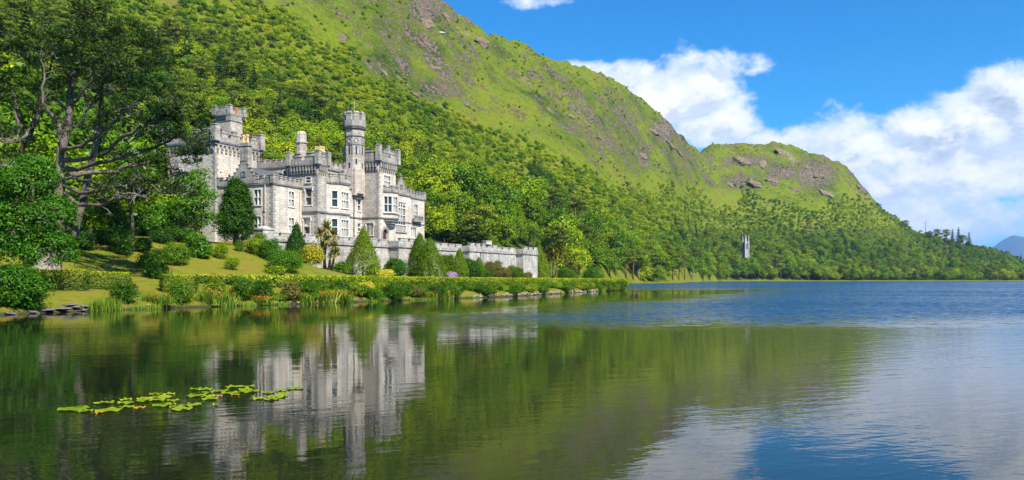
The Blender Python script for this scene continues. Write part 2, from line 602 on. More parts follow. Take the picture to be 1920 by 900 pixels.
def stone_mat(name, lo, hi, bw=0.95, bh=0.42, stain=0.5, mortar=(.30, .275, .25), dark=(.16, .155, .155), bricks=True):
    m, t, out = new_mat(name)
    g = t.new('ShaderNodeTexCoord').outputs['Object']
    s = t.new('ShaderNodeSeparateXYZ')
    t.l.new(g, s.inputs[0])
    al = t.math('ADD', s.outputs[0], s.outputs[1])
    v = t.combine(al, s.outputs[2], 0.0)
    hgt = None
    n1 = t.noise(g, 0.55, 6, 0.65)
    n2 = t.noise(g, 3.2, 5, 0.6)
    c = t.mix(t.step(t.math('ADD', t.math('MULTIPLY', n1, .5), t.math('MULTIPLY', n2, .5)), .36, .64), lo, hi)
    if bricks:
        br = t.new('ShaderNodeTexBrick')
        t.l.new(v, br.inputs['Vector'])
        br.inputs['Scale'].default_value = 1.0
        br.inputs['Brick Width'].default_value = bw
        br.inputs['Row Height'].default_value = bh
        br.inputs['Mortar Size'].default_value = 0.018
        br.inputs['Mortar Smooth'].default_value = 0.3
        br.inputs['Color1'].default_value = (.80, .78, .76, 1)
        br.inputs['Color2'].default_value = (1.12, 1.10, 1.06, 1)
        br.inputs['Mortar'].default_value = (.62, .58, .55, 1)
        c = t.mix(0.85, c, br.outputs['Color'], 'MULTIPLY')
        hgt = t.math('SUBTRACT', t.math('MULTIPLY', n2, .35), br.outputs['Fac'])
    # soot and lichen: streaks that run down, and patches
    sv = t.vmath('MULTIPLY', g, (1.3, 1.3, 0.16))
    st = t.noise(sv, 0.8, 5, 0.65, 0.3)
    pt = t.noise(g, 0.22, 4, 0.6)
    sm = t.math('MULTIPLY', t.step(t.math('ADD', t.math('MULTIPLY', st, .6), t.math('MULTIPLY', pt, .5)), .52, .74), stain)
    c = t.mix(sm, c, dark)
    c = t.mix(t.math('MULTIPLY', t.step(t.noise(g, 1.1, 4, 0.7), .62, .72), 0.35), c, (.50, .44, .36))
    principled(t, out, c, 0.9, 0.15, hgt if hgt is not None else n2, 0.03, 0.5)
    return m


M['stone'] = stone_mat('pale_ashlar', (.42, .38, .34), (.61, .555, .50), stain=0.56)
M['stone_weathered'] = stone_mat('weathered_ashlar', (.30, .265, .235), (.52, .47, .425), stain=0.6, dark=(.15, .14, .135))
M['trim'] = stone_mat('grey_dressed_stone', (.20, .187, .175), (.39, .365, .34), stain=0.55, bw=1.2, bh=0.6, dark=(.10, .10, .105))
M['trim_dark'] = stone_mat('dark_string_course', (.085, .085, .09), (.17, .17, .175), stain=0.4, bricks=False, dark=(.06, .06, .065))
M['quoin'] = stone_mat('quoin_stone', (.20, .19, .18), (.36, .34, .32), stain=0.3, bricks=False)
M['mullion'] = stone_mat('window_stone', (.50, .48, .455), (.66, .64, .61), stain=0.12, bricks=False)
M['rubble'] = stone_mat('terrace_rubble', (.24, .235, .23), (.52, .50, .48), bw=0.55, bh=0.26, stain=0.6, dark=(.09, .088, .088))
M['coping'] = stone_mat('lichened_coping', (.27, .26, .255), (.48, .465, .45), bw=1.1, bh=0.5, stain=0.55, dark=(.12, .118, .12))


def plain(name, col, rough=0.6, spec=0.4, var=0.2, scale=4.0, metallic=0.0):
    m, t, out = new_mat(name)
    g = t.new('ShaderNodeTexCoord').outputs['Object']
    n = t.noise(g, scale, 4, 0.6)
    c = t.mix(t.step(n, .3, .7), tuple(q * (1 - var) for q in col), tuple(min(1, q * (1 + var)) for q in col))
    principled(t, out, c, rough, spec, n, 0.01, 0.3, metallic)
    return m


M['slate'] = plain('roof_slate', (.075, .08, .09), 0.6, 0.4, 0.35, 3)
M['iron'] = plain('black_iron', (.012, .013, .015), 0.45, 0.5)
M['pot'] = plain('buff_chimney_pot', (.62, .42, .17), 0.8, 0.2)
M['pot_red'] = plain('terracotta_pot', (.48, .14, .055), 0.8, 0.2)
M['pipe'] = plain('cream_drainpipe', (.55, .44, .32), 0.6, 0.3)
M['oak'] = plain('oak_door', (.055, .028, .016), 0.6, 0.3)
M['blind'] = plain('cream_blind', (.62, .58, .50), 0.8, 0.2, 0.08)
M['rock'] = None
M['white_rock'] = plain('white_quartz', (.75, .73, .70), 0.8, 0.3, 0.15, 1.5)
M['chapel'] = stone_mat('chapel_stone', (.28, .27, .26), (.44, .43, .41), stain=0.3, bw=.8, bh=.4)


def glass_mat(name, col):
    m, t, out = new_mat(name)
    g = t.new('ShaderNodeTexCoord').outputs['Object']
    n = t.noise(g, 0.9, 2)
    b = principled(t, out, col, 0.06, 0.6, n, 0.02, 0.15)
    return m


M['glass'] = glass_mat('window_glass', (.022, .024, .026))
M['lamp_glass'] = glass_mat('lantern_glass', (.35, .36, .36))


def rock_mat():
    m, t, out = new_mat('mountain_rock')
    geo = t.new('ShaderNodeNewGeometry')
    g = geo.outputs['Position']
    n = t.noise(g, 0.22, 8, 0.72, 0.4)
    n2 = t.noise(t.vmath('MULTIPLY', g, (1, 1, 2.8)), 0.9, 7, 0.7)
    c = t.ramp(t.math('ADD', t.math('MULTIPLY', n, .45), t.math('MULTIPLY', n2, .55)),
               [(0.34, (.045, .034, .027)), (0.45, (.15, .115, .09)), (0.56, (.27, .21, .17)), (0.70, (.42, .35, .29))])
    sp = t.new('ShaderNodeSeparateXYZ')
    t.l.new(geo.outputs['Normal'], sp.inputs[0])
    moss = t.step(t.math('ADD', t.math('MULTIPLY', sp.outputs[2], .5), t.noise(g, 0.4, 5, 0.7)), .84, .98)
    c = t.mix(moss, c, (.115, .125, .012))
    principled(t, out, c, 0.95, 0.05, t.math('ADD', n, t.math('MULTIPLY', n2, .8)), 1.6, 1.0)
    return m


M['rock'] = rock_mat()


def land_mat():
    m, t, out = new_mat('land_surface')
    g = t.new('ShaderNodeNewGeometry').outputs['Position']
    rock_a = t.new('ShaderNodeAttribute', attribute_name='rock').outputs['Fac']
    lawn_a = t.new('ShaderNodeAttribute', attribute_name='lawn').outputs['Fac']
    wood_a = t.new('ShaderNodeAttribute', attribute_name='wood').outputs['Fac']
    n_big = t.noise(g, 0.013, 5, 0.6, 0.4)
    n_mid = t.noise(g, 0.07, 6, 0.65, 0.3)
    n_fin = t.noise(g, 0.45, 6, 0.68)
    n_tus = t.noise(g, 1.7, 4, 0.6)
    # moorland grass, heather and bracken
    mm = t.math('ADD', t.math('ADD', t.math('MULTIPLY', n_big, .35), t.math('MULTIPLY', n_mid, .35)), t.math('MULTIPLY', n_fin, .35))
    moor = t.ramp(mm, [(0.40, (.020, .040, .006)), (0.45, (.055, .088, .006)), (0.495, (.105, .142, .007)), (0.55, (.130, .162, .009)), (0.61, (.130, .105, .026)), (.68, (.17, .135, .08))])
    # rock
    rk = t.ramp(t.math('ADD', t.math('MULTIPLY', n_fin, .6), t.math('MULTIPLY', n_tus, .4)),
                [(0.34, (.035, .026, .020)), (0.45, (.13, .098, .075)), (0.56, (.25, .195, .155)), (0.70, (.42, .35, .29))])
    rm = t.step(t.math('ADD', rock_a, t.math('ADD', t.math('MULTIPLY', t.math('SUBTRACT', n_fin, .5), 2.7), t.math('MULTIPLY', t.math('SUBTRACT', n_mid, .5), 1.3))), .44, .62)
    hill = t.mix(rm, moor, rk)
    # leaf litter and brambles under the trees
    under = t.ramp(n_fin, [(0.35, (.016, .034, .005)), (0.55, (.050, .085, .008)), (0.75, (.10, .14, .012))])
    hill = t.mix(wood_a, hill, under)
    # mown lawn, dry in places
    lw = t.math('ADD', t.math('MULTIPLY', n_mid, .30), t.math('ADD', t.math('MULTIPLY', n_fin, .45), t.math('MULTIPLY', n_tus, .3)))
    lawn = t.ramp(lw, [(0.38, (.040, .078, .006)), (0.47, (.090, .118, .008)), (0.55, (.145, .138, .014)), (0.65, (.165, .100, .030))])
    c = t.mix(lawn_a, hill, lawn)
    sp = t.new('ShaderNodeSeparateXYZ')
    t.l.new(g, sp.inputs[0])
    c = t.mix(t.step(sp.outputs[2], 0.30, 0.02), c, (.045, .038, .028))
    hh = t.math('ADD', t.math('MULTIPLY', n_fin, t.math('ADD', t.math('MULTIPLY', rm, 6.0), 1.8)), t.math('MULTIPLY', n_tus, .45))
    hh = t.math('MULTIPLY', hh, t.math('ADD', t.math('MULTIPLY', lawn_a, -0.94), 1.0))
    principled(t, out, c, 0.95, 0.08, hh, 1.0, 0.85)
    return m


M['land'] = land_mat()


def lake_mat():
    m, t, out = new_mat('lake_surface')
    g = t.new('ShaderNodeNewGeometry').outputs['Position']
    sp = t.new('ShaderNodeSeparateXYZ')
    t.l.new(g, sp.inputs[0])
    X, Y = sp.outputs[0], sp.outputs[1]
    # distance off the castle bank (the bank shelters a strip of calm water)
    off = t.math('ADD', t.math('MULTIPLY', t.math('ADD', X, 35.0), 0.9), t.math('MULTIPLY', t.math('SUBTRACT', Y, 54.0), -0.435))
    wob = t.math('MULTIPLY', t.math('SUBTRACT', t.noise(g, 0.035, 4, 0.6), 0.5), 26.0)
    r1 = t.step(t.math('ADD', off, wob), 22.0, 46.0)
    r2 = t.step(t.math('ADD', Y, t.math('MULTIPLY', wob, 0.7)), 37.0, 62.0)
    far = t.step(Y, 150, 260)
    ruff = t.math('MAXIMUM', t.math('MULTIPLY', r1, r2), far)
    side = t.math('MULTIPLY', t.step(t.math('SUBTRACT', X, t.math('MULTIPLY', Y, 0.19)), -2.0, 9.0), t.step(Y, 9, 16))
    # ripples: long crests lying across the view, shorter ones crossing them
    rot = t.new('ShaderNodeVectorRotate', rotation_type='Z_AXIS')
    t.l.new(g, rot.inputs['Vector'])
    rot.inputs['Angle'].default_value = R(-24)
    v1 = t.vmath('MULTIPLY', rot.outputs[0], (0.55, 1.9, 1))
    n1 = t.noise(v1, 1.5, 3, 0.5, 0.4)
    rot2 = t.new('ShaderNodeVectorRotate', rotation_type='Z_AXIS')
    t.l.new(g, rot2.inputs['Vector'])
    rot2.inputs['Angle'].default_value = R(17)
    v2 = t.vmath('MULTIPLY', rot2.outputs[0], (0.7, 1.5, 1))
    n2 = t.noise(v2, 4.4, 2, 0.5, 0.3)
    n3 = t.noise(v1, 0.28, 2, 0.5)
    calm_var = t.step(t.noise(g, 0.09, 3, 0.6), .35, .7)
    a1 = t.math('ADD', t.math('ADD', 0.08, t.math('MULTIPLY', calm_var, 0.20)), t.math('ADD', t.math('MULTIPLY', side, 0.4), t.math('MULTIPLY', ruff, 2.0)))
    h = t.math('ADD', t.math('MULTIPLY', n1, a1), t.math('MULTIPLY', t.math('MULTIPLY', n2, a1), 0.34))
    h = t.math('ADD', h, t.math('MULTIPLY', n3, 0.35))
    bn = t.new('ShaderNodeBump')
    bn.inputs['Strength'].default_value = 1.0
    bn.inputs['Distance'].default_value = 0.022
    t.l.new(h, bn.inputs['Height'])
    b = t.new('ShaderNodeBsdfPrincipled')
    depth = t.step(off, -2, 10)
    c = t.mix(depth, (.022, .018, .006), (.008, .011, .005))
    c = t.mix(ruff, c, (.007, .038, .095))  # ruffled water: the sky's blue reflection painted into its base colour
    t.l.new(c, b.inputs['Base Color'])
    t.l.new(t.math('ADD', 0.015, t.math('MULTIPLY', ruff, 0.07)), b.inputs['Roughness'])
    b.inputs['IOR'].default_value = 1.35
    b.inputs['Specular IOR Level'].default_value = 0.5
    # wind-ruffled water: short steep wavelets, slopes straight from noise so that they keep their size far away
    nz = t.new('ShaderNodeTexNoise')
    t.l.new(t.vmath('MULTIPLY', rot2.outputs[0], (0.8, 1.6, 1)), nz.inputs['Vector'])
    nz.inputs['Scale'].default_value = 1.6
    nz.inputs['Detail'].default_value = 3
    sl = t.vmath('MULTIPLY', t.vmath('SUBTRACT', nz.outputs['Color'], (.5, .5, .5)), (1.0, 2.3, 0.0))
    sl = t.vmath('ADD', sl, (0.0, -0.20, 0.0))
    patchy = t.math('ADD', 0.55, t.math('MULTIPLY', t.step(t.noise(t.vmath('MULTIPLY', g, (.6, 1.6, 1)), 0.022, 4, 0.6), .36, .62), 0.55))
    nrm = t.vmath('NORMALIZE', t.vmath('ADD', bn.outputs[0], t.vmath('SCALE', sl, scale=t.math('MULTIPLY', ruff, patchy))))
    t.l.new(nrm, b.inputs['Normal'])
    t.l.new(b.outputs[0], out.inputs[0])
    return m


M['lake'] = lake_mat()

# ------------------------------------------------------------------ the land, the lake, the far mountain, the air
_p = np.concatenate([np.linspace(-1400, -160, 70), np.arange(-140, 2070, 3.6), np.linspace(2080, 3300, 60)])
_d = 40 * 1.0062 ** np.arange(0, 622)
PX, DD = np.meshgrid(_p, _d)
LX, LY = (PX - 960) / F * DD, DD
LZ = land(LX, LY)
ROW = prow(LX, LY, LZ)
_n = inland(LX, LY)
woodrow = np.interp(PX, WOOD[:, 0], WOOD[:, 1])
tt = (LY - interp(PX, 3)) / (interp(PX, 2) - interp(PX, 3))
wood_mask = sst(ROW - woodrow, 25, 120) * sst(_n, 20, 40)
aa = (LX + 35) * 0.435 + (LY - 54) * 0.9
wxx = (LX - WA[0]) * WB[0] + (LY - WA[1]) * WB[1]
lawn_mask = np.clip(sst(_n, -1, 1) * np.maximum((1 - sst(_n, 38, 50)) * (1 - sst(aa, 150, 190)), (1 - sst(_n, 5, 12)) * .6), 0, 1)
wood_mask = np.maximum(wood_mask, sst(aa, 150, 190) * sst(_n, 9, 18) * (ROW > 430))
gy, gx = np.gradient(LZ, axis=0) / np.maximum(np.gradient(LY, axis=0), .01), np.gradient(LZ, axis=1) / np.maximum(np.gradient(LX, axis=1), .01)
steep = np.hypot(gx, gy)
rn = fbm(LX / 55, LY / 55, 4, 77) * .6 + fbm(LX / 14, LY / 14, 3, 78) * .4
rock_mask = sst(woodrow - ROW, -8, 60) * np.clip(0.21 + 0.34 * sst(rn, .52, .74) + 0.25 * sst(steep, .8, 1.5), 0, 1)
for rx, ry, rw, rh, s in ((800, 18, 45, 26, 1.0), (1248, 243, 32, 26, 1.0), (1205, 288, 22, 16, .8), (825, 165, 60, 26, .8), (720, 120, 60, 40, .5), (870, 105, 120, 40, .35),
                          (1400, 300, 60, 12, .8), (1530, 325, 48, 36, .9), (1470, 322, 45, 18, .8), (1385, 340, 46, 20, .75), (1620, 352, 16, 14, .9), (1010, 245, 120, 18, .35), (1090, 200, 90, 40, .3)):
    rock_mask = np.maximum(rock_mask, s * np.exp(-(((PX - rx) / rw) ** 2 + ((ROW - ry) / rh) ** 2)) * (tt > .1))
nr, nc = PX.shape
idx = np.arange(nr * nc).reshape(nr, nc)
quads = np.stack([idx[:-1, :-1].ravel(), idx[:-1, 1:].ravel(), idx[1:, 1:].ravel(), idx[1:, :-1].ravel()], 1)
deep = (LZ < -1.5).ravel()
quads = quads[~deep[quads].all(1)]
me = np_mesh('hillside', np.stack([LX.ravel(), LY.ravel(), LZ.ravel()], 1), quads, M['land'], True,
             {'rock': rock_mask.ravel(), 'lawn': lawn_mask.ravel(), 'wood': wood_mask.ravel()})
tag(link('hillside', me), 'steep green mountainside with grey crags above its wooded foot and mown lakeside lawn', 'hillside', None, 'structure')

m_ = MB()
m_.add([(-900, -250, 0), (3200, -250, 0), (3200, 2200, 0), (-900, 2200, 0)], [(0, 1, 2, 3)])
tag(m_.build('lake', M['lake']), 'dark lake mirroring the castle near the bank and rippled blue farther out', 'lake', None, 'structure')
m_ = MB()
m_.add([(-1200, -300, -6), (5200, -300, -6), (5200, 2300, -6), (-1200, 2300, -6)], [(0, 1, 2, 3)])
tag(m_.build('lake_bed', plain('lake_bed_mud', (.05, .045, .03), 0.95, 0.1)), 'muddy bed under the lake', 'ground', None, 'structure')


def far_mountain():
    xs = np.linspace(8400, 16400, 130)
    ys = np.linspace(14000, 18800, 60)
    gx_, gy_ = np.meshgrid(xs, ys)
    px = 960 + F * gx_ / 16000
    top = np.interp(px, [1760, 1820, 1862, 1885, 1903, 1922, 1960, 2010, 2080, 2200, 2400], [0, 4, 58, 72, 78, 71, 96, 84, 62, 30, 0])
    hgt = top * 16000 / F
    across = np.exp(-((gy_ - 16000) / 1240) ** 2)
    z = hgt * across * (0.86 + 0.28 * fbm(gx_ / 800, gy_ / 800, 4, 5)) - 4
    i = np.arange(gx_.size).reshape(gx_.shape)
    q = np.stack([i[:-1, :-1].ravel(), i[:-1, 1:].ravel(), i[1:, 1:].ravel(), i[1:, :-1].ravel()], 1)
    me = np_mesh('distant_mountain', np.stack([gx_.ravel(), gy_.ravel(), z.ravel()], 1), q, plain('heather_moor', (.045, .055, .045), 0.95, 0.1, 0.4, 0.002), True)
    tag(link('distant_mountain', me), 'blue mountain far away at the right end of the lake', 'mountain', None, 'structure')


far_mountain()
m_ = MB()
m_.box(-2500, 19500, -400, 19500, -8.0, 940)
hm, t_, o_ = new_mat('clear_sea_air')
pv = t_.new('ShaderNodeVolumePrincipled')
pv.inputs['Color'].default_value = (.24, .48, .92, 1)
pv.inputs['Density'].default_value = 0.00005
pv.inputs['Anisotropy'].default_value = 0.0
t_.l.new(pv.outputs[0], o_.inputs['Volume'])
tag(m_.build('haze', hm), 'thin blue air that veils the farthest mountain', 'haze', None, 'stuff')


# ------------------------------------------------------------------ the castle
U = np.array((0.394, 0.919))
P0 = (-36.6, 122.0)
castle = empty('castle', (P0[0], P0[1], 8.2), math.atan2(U[1], U[0]))
tag(castle, 'grey and cream stone castle with battlemented towers above the lakeside terrace', 'castle')
ZT = 8.2


def L(s, w, z=None):
    """castle plan: s along the front, w out from it, absolute height"""
    return (s, -w) if z is None else (s, -w, z - ZT)


def walls(name, foot, z0, z1, mat, holes=None, parent=castle, roof=True, reveal=0.32):
    """closed walls over a plan (list of (s,w)) with openings: holes[edge] = [(a0, a1, zlow, zhigh)], a measured along the edge"""
    pts = [L(s, w) for s, w in foot]
    ar = sum(pts[i][0] * pts[(i + 1) % len(pts)][1] - pts[(i + 1) % len(pts)][0] * pts[i][1] for i in range(len(pts)))
    n = len(pts)
    sgn = 1 if ar > 0 else -1
    mb = MB()
    holes = holes or {}
    for e in range(n):
        ax, ay = pts[e]
        bx, by = pts[(e + 1) % n]
        ln = math.hypot(bx - ax, by - ay)
        dx, dy = (bx - ax) / ln, (by - ay) / ln
        nx, ny = -dy * sgn, dx * sgn          # inward
        hs = holes.get(e, [])
        xs = sorted({0.0, ln} | {q for h in hs for q in h[:2]})
        zs = sorted({z0, z1} | {q for h in hs for q in h[2:4]})

        def P(a, z, dep=0.0):
            return (ax + dx * a + nx * dep, ay + dy * a + ny * dep, z - ZT)
        for i in range(len(xs) - 1):
            for j in range(len(zs) - 1):
                ca, cz = (xs[i] + xs[i + 1]) / 2, (zs[j] + zs[j + 1]) / 2
                if any(h[0] < ca < h[1] and h[2] < cz < h[3] for h in hs):
                    continue
                mb.add([P(xs[i], zs[j]), P(xs[i + 1], zs[j]), P(xs[i + 1], zs[j + 1]), P(xs[i], zs[j + 1])], [(0, 1, 2, 3) if sgn > 0 else (3, 2, 1, 0)])
        for a0, a1, b0, b1 in [h[:4] for h in hs]:
            c = [(a0, b0), (a1, b0), (a1, b1), (a0, b1)]
            for k in range(4):
                p, q = c[k], c[(k + 1) % 4]
                mb.add([P(*p), P(*q), P(*q, reveal), P(*p, reveal)], [(3, 2, 1, 0) if sgn > 0 else (0, 1, 2, 3)])
    if roof:
        mb.add([(x, y, z1 - ZT) for x, y in pts], [tuple(range(n)) if sgn > 0 else tuple(range(n - 1, -1, -1))])
    return mb.build(name, mat, parent)


def edge_frame(foot, e):
    a, b = foot[e], foot[(e + 1) % len(foot)]
    A, B = L(*a), L(*b)
    ln = math.hypot(B[0] - A[0], B[1] - A[1])
    d = ((B[0] - A[0]) / ln, (B[1] - A[1]) / ln)
    pts = [L(*q) for q in foot]
    ar = sum(pts[i][0] * pts[(i + 1) % len(pts)][1] - pts[(i + 1) % len(pts)][0] * pts[i][1] for i in range(len(pts)))
    s = 1 if ar > 0 else -1
    return A, d, (d[1] * s, -d[0] * s), ln          # origin, along, outward, length


def obox(mb, fr, a0, a1, o0, o1, z0, z1, inset=0.0):
    """box along an edge: a along, o outward, absolute z"""
    A, d, nrm, _ = fr
    c = []
    for z, i_ in ((z0, 0.0), (z1, inset)):
        for a, o in ((a0 + i_, o0 + i_), (a1 - i_, o0 + i_), (a1 - i_, o1 - i_), (a0 + i_, o1 - i_)):
            c.append((A[0] + d[0] * a + nrm[0] * o, A[1] + d[1] * a + nrm[1] * o, z - ZT))
    fs = [(3, 2, 1, 0), (4, 5, 6, 7), (0, 1, 5, 4), (1, 2, 6, 5), (2, 3, 7, 6), (3, 0, 4, 7)]
    if d[0] * nrm[1] - d[1] * nrm[0] < 0:
        fs = [tuple(reversed(f)) for f in fs]
    mb.add(c, fs)


def offset(foot, o):
    pts = [np.array(L(*q)) for q in foot]
    n = len(pts)
    out = []
    for i in range(n):
        f1, f0 = edge_frame(foot, i), edge_frame(foot, i - 1)
        n1, n0 = np.array(f1[2]), np.array(f0[2])
        b = n1 + n0
        out.append(tuple(pts[i] + b * (o / max(0.3, (1 + n1.dot(n0)) / 1) ) ))
    return out


def string(foot, z0, z1, proj, mat=None, parent=castle, name='string_course'):
    mb = MB()
    pts = offset(foot, proj)
    ar = sum(pts[i][0] * pts[(i + 1) % len(pts)][1] - pts[(i + 1) % len(pts)][0] * pts[i][1] for i in range(len(pts)))
    if ar < 0:
        pts = pts[::-1]
    mb.prism(pts, z0 - ZT, z1 - ZT)
    return mb.build(name, mat or M['trim_dark'], parent)


def battlement(foot, z0, zlow, zhigh, edges=None, step=True, pitch=1.5, proj=0.12, thick=0.38, mat=None, parent=castle, post=0.55, posttop=None):
    """parapet with stepped merlons and corner posts"""
    mb = MB()
    n = len(foot)
    posttop = posttop or zhigh
    for e in (edges if edges is not None else range(n)):
        fr = edge_frame(foot, e)
        ln = fr[3]
        a0, a1 = post / 2, ln - post / 2
        obox(mb, fr, a0, a1, proj - thick, proj, z0, zlow)
        k = max(1, int(round((a1 - a0) / pitch)))
        w = (a1 - a0) / k
        for i in range(k):
            c = a0 + (i + 0.5) * w
            if step:
                zm = zlow + (zhigh - zlow) * 0.5
                obox(mb, fr, c - w * .36, c + w * .36, proj - thick + .02, proj - .02, zlow, zm)
                obox(mb, fr, c - w * .41, c + w * .41, proj - thick - .03, proj + .05, zm, zm + .07)
                obox(mb, fr, c - w * .22, c + w * .22, proj - thick + .03, proj - .03, zm + .07, zhigh)
                obox(mb, fr, c - w * .27, c + w * .27, proj - thick - .03, proj + .05, zhigh, zhigh + .1)
            else:
                obox(mb, fr, c - w * .30, c + w * .30, proj - thick + .02, proj - .02, zlow, zhigh)
                obox(mb, fr, c - w * .35, c + w * .35, proj - thick - .03, proj + .05, zhigh, zhigh + .1)
    ends = set()
    for e in (edges if edges is not None else range(n)):
        ends |= {e, (e + 1) % n}
    for i in ends:
        pts = offset(foot, proj - thick / 2)
        x, y = pts[i]
        h = post / 2 + .03
        mb.box(x - h, x + h, y - h, y + h, z0 - ZT, posttop - ZT)
        mb.box(x - h - .06, x + h + .06, y - h - .06, y + h + .06, posttop - ZT, posttop - ZT + .1)
        mb.box(x - h + .08, x + h - .08, y - h + .08, y + h - .08, posttop - ZT + .1, posttop - ZT + .22)
    return mb.build('battlement', mat or M['trim'], parent)


def corbels(foot, edges, z0, z1, proj=0.36, pitch=0.62, parent=castle):
    mb = MB()
    for e in edges:
        fr = edge_frame(foot, e)
        k = max(2, int(round(fr[3] / pitch)))
        w = fr[3] / k
        for i in range(k):
            c = (i + .5) * w
            obox(mb, fr, c - w * .24, c + w * .24, -.1, proj, z0 + (z1 - z0) * .45, z1)
            obox(mb, fr, c - w * .22, c + w * .22, -.1, proj * .62, z0 + (z1 - z0) * .15, z0 + (z1 - z0) * .45)
            obox(mb, fr, c - w * .18, c + w * .18, -.1, proj * .3, z0, z0 + (z1 - z0) * .15)
    return mb.build('corbel_table', M['trim'], parent)


def quoins(foot, corners, z0, z1, parent=castle):
    n = len(foot)
    for c in corners:
        mb = MB()
        f1, f0 = edge_frame(foot, c), edge_frame(foot, (c - 1) % n)
        z, k = z0, 0
        while z < z1 - .2:
            h = min(.42, z1 - z)
            l1, l0 = (.62, .34) if k % 2 else (.34, .62)
            # one L-shaped stone: two arms that butt at the corner
            obox(mb, f1, -.035, min(l1, f1[3] * .45), -.2, .035, z + .012, z + h - .012)
            obox(mb, f0, f0[3] - min(l0, f0[3] * .45), f0[3] - .21, -.2, .037, z + .014, z + h - .014)
            z += h
            k += 1
        mb.build('quoins', M['quoin'], parent)


def window(foot, e, a0, a1, z0, z1, lights=2, transoms=(0.5,), hood=True, blind=0.0, parent=castle, arched=False, dep=0.16, bars=True, surround=True):
    """stone surround with mullions and transoms; the glass is its sub-part"""
    fr = edge_frame(foot, e)
    mb = MB()
    fw = .13
    if surround:
        obox(mb, fr, a0 - .16, a0, -.25, .03, z0, z1)
        obox(mb, fr, a1, a1 + .16, -.25, .03, z0, z1)
        obox(mb, fr, a0 - .16, a1 + .16, -.25, .032, z1, z1 + .17)
        obox(mb, fr, a0 - .24, a1 + .24, -.25, .14, z0 - .16, z0)
    if hood:
        obox(mb, fr, a0 - .26, a1 + .26, -.1, .15, z1 + .19, z1 + .31)
        obox(mb, fr, a0 - .30, a0 - .18, -.1, .13, z1 - .35, z1 + .188)
        obox(mb, fr, a1 + .18, a1 + .30, -.1, .13, z1 - .35, z1 + .188)
    for i in range(1, lights):
        c = a0 + (a1 - a0) * i / lights
        obox(mb, fr, c - fw / 2, c + fw / 2, -.26, -.02, z0, z1)
    for tq in transoms:
        z = z0 + (z1 - z0) * tq
        for i in range(lights):
            b0 = a0 + (a1 - a0) * i / lights + (fw / 2 if i else 0)
            b1 = a0 + (a1 - a0) * (i + 1) / lights - (fw / 2 if i < lights - 1 else 0)
            obox(mb, fr, b0, b1, -.255, -.03, z - .06, z + .06)
    if arched:
        for i in range(lights):
            b0 = a0 + (a1 - a0) * i / lights
            b1 = a0 + (a1 - a0) * (i + 1) / lights
            c, hw = (b0 + b1) / 2, (b1 - b0) / 2
            for sd in (-1, 1):
                obox(mb, fr, min(c + sd * hw * .55, c + sd * hw), max(c + sd * hw * .55, c + sd * hw), -.24, -.05, z1 - hw * .9, z1 - .01)
                obox(mb, fr, min(c + sd * hw * .2, c + sd * hw * .55), max(c + sd * hw * .2, c + sd * hw * .55), -.24, -.05, z1 - hw * .4, z1 - .01)
    w = mb.build('window', M['mullion'], parent)
    g = MB()
    obox(g, fr, a0 - .05, a1 + .05, -.34, -.30, z0 - .05, z1 + .05)
    g.build('pane', M['glass'], w)
    sash = MB()
    for i in range(lights):
        b0 = a0 + (a1 - a0) * i / lights + (fw / 2 if i else 0)
        b1 = a0 + (a1 - a0) * (i + 1) / lights - (fw / 2 if i < lights - 1 else 0)
        for q0, q1 in ((b0, b0 + .06), (b1 - .06, b1)):
            obox(sash, fr, q0, q1, -.298, -.262, z0, z1)
        obox(sash, fr, b0 + .06, b1 - .06, -.298, -.262, z0, z0 + .09)
        obox(sash, fr, b0 + .06, b1 - .06, -.298, -.262, z1 - .06, z1)
    sash.build('sash', M['mullion'], w)
    if blind:
        bl = MB()
        obox(bl, fr, a0 + .02, a1 - .02, -.299, -.296, z1 - (z1 - z0) * blind, z1 - .02)
        bl.build('blind', M['blind'], w)
    return w


def hole(a0, a1, z0, z1):
    return (a0, a1, z0, z1)


def chimney_pots(spots, z, h=0.9, r=0.19, mat=None, parent=None):
    for s, w in spots:
        mb = MB()
        x, y = L(s, w)
        n = 10
        prof = [(r * .95, 0), (r * .85, h * .15), (r * .72, h * .8), (r * .95, h * .86), (r * .95, h)]
        vs = [(x + q * math.cos(2 * math.pi * j / n), y + q * math.sin(2 * math.pi * j / n), z - ZT + k) for q, k in prof for j in range(n)]
        fs = [(i * n + j, i * n + (j + 1) % n, (i + 1) * n + (j + 1) % n, (i + 1) * n + j) for i in range(len(prof) - 1) for j in range(n)]
        fs.append(tuple((len(prof) - 1) * n + j for j in range(n)))
        mb.add(vs, fs)
        mb.build('chimney_pot', mat or M['pot'], parent, True)


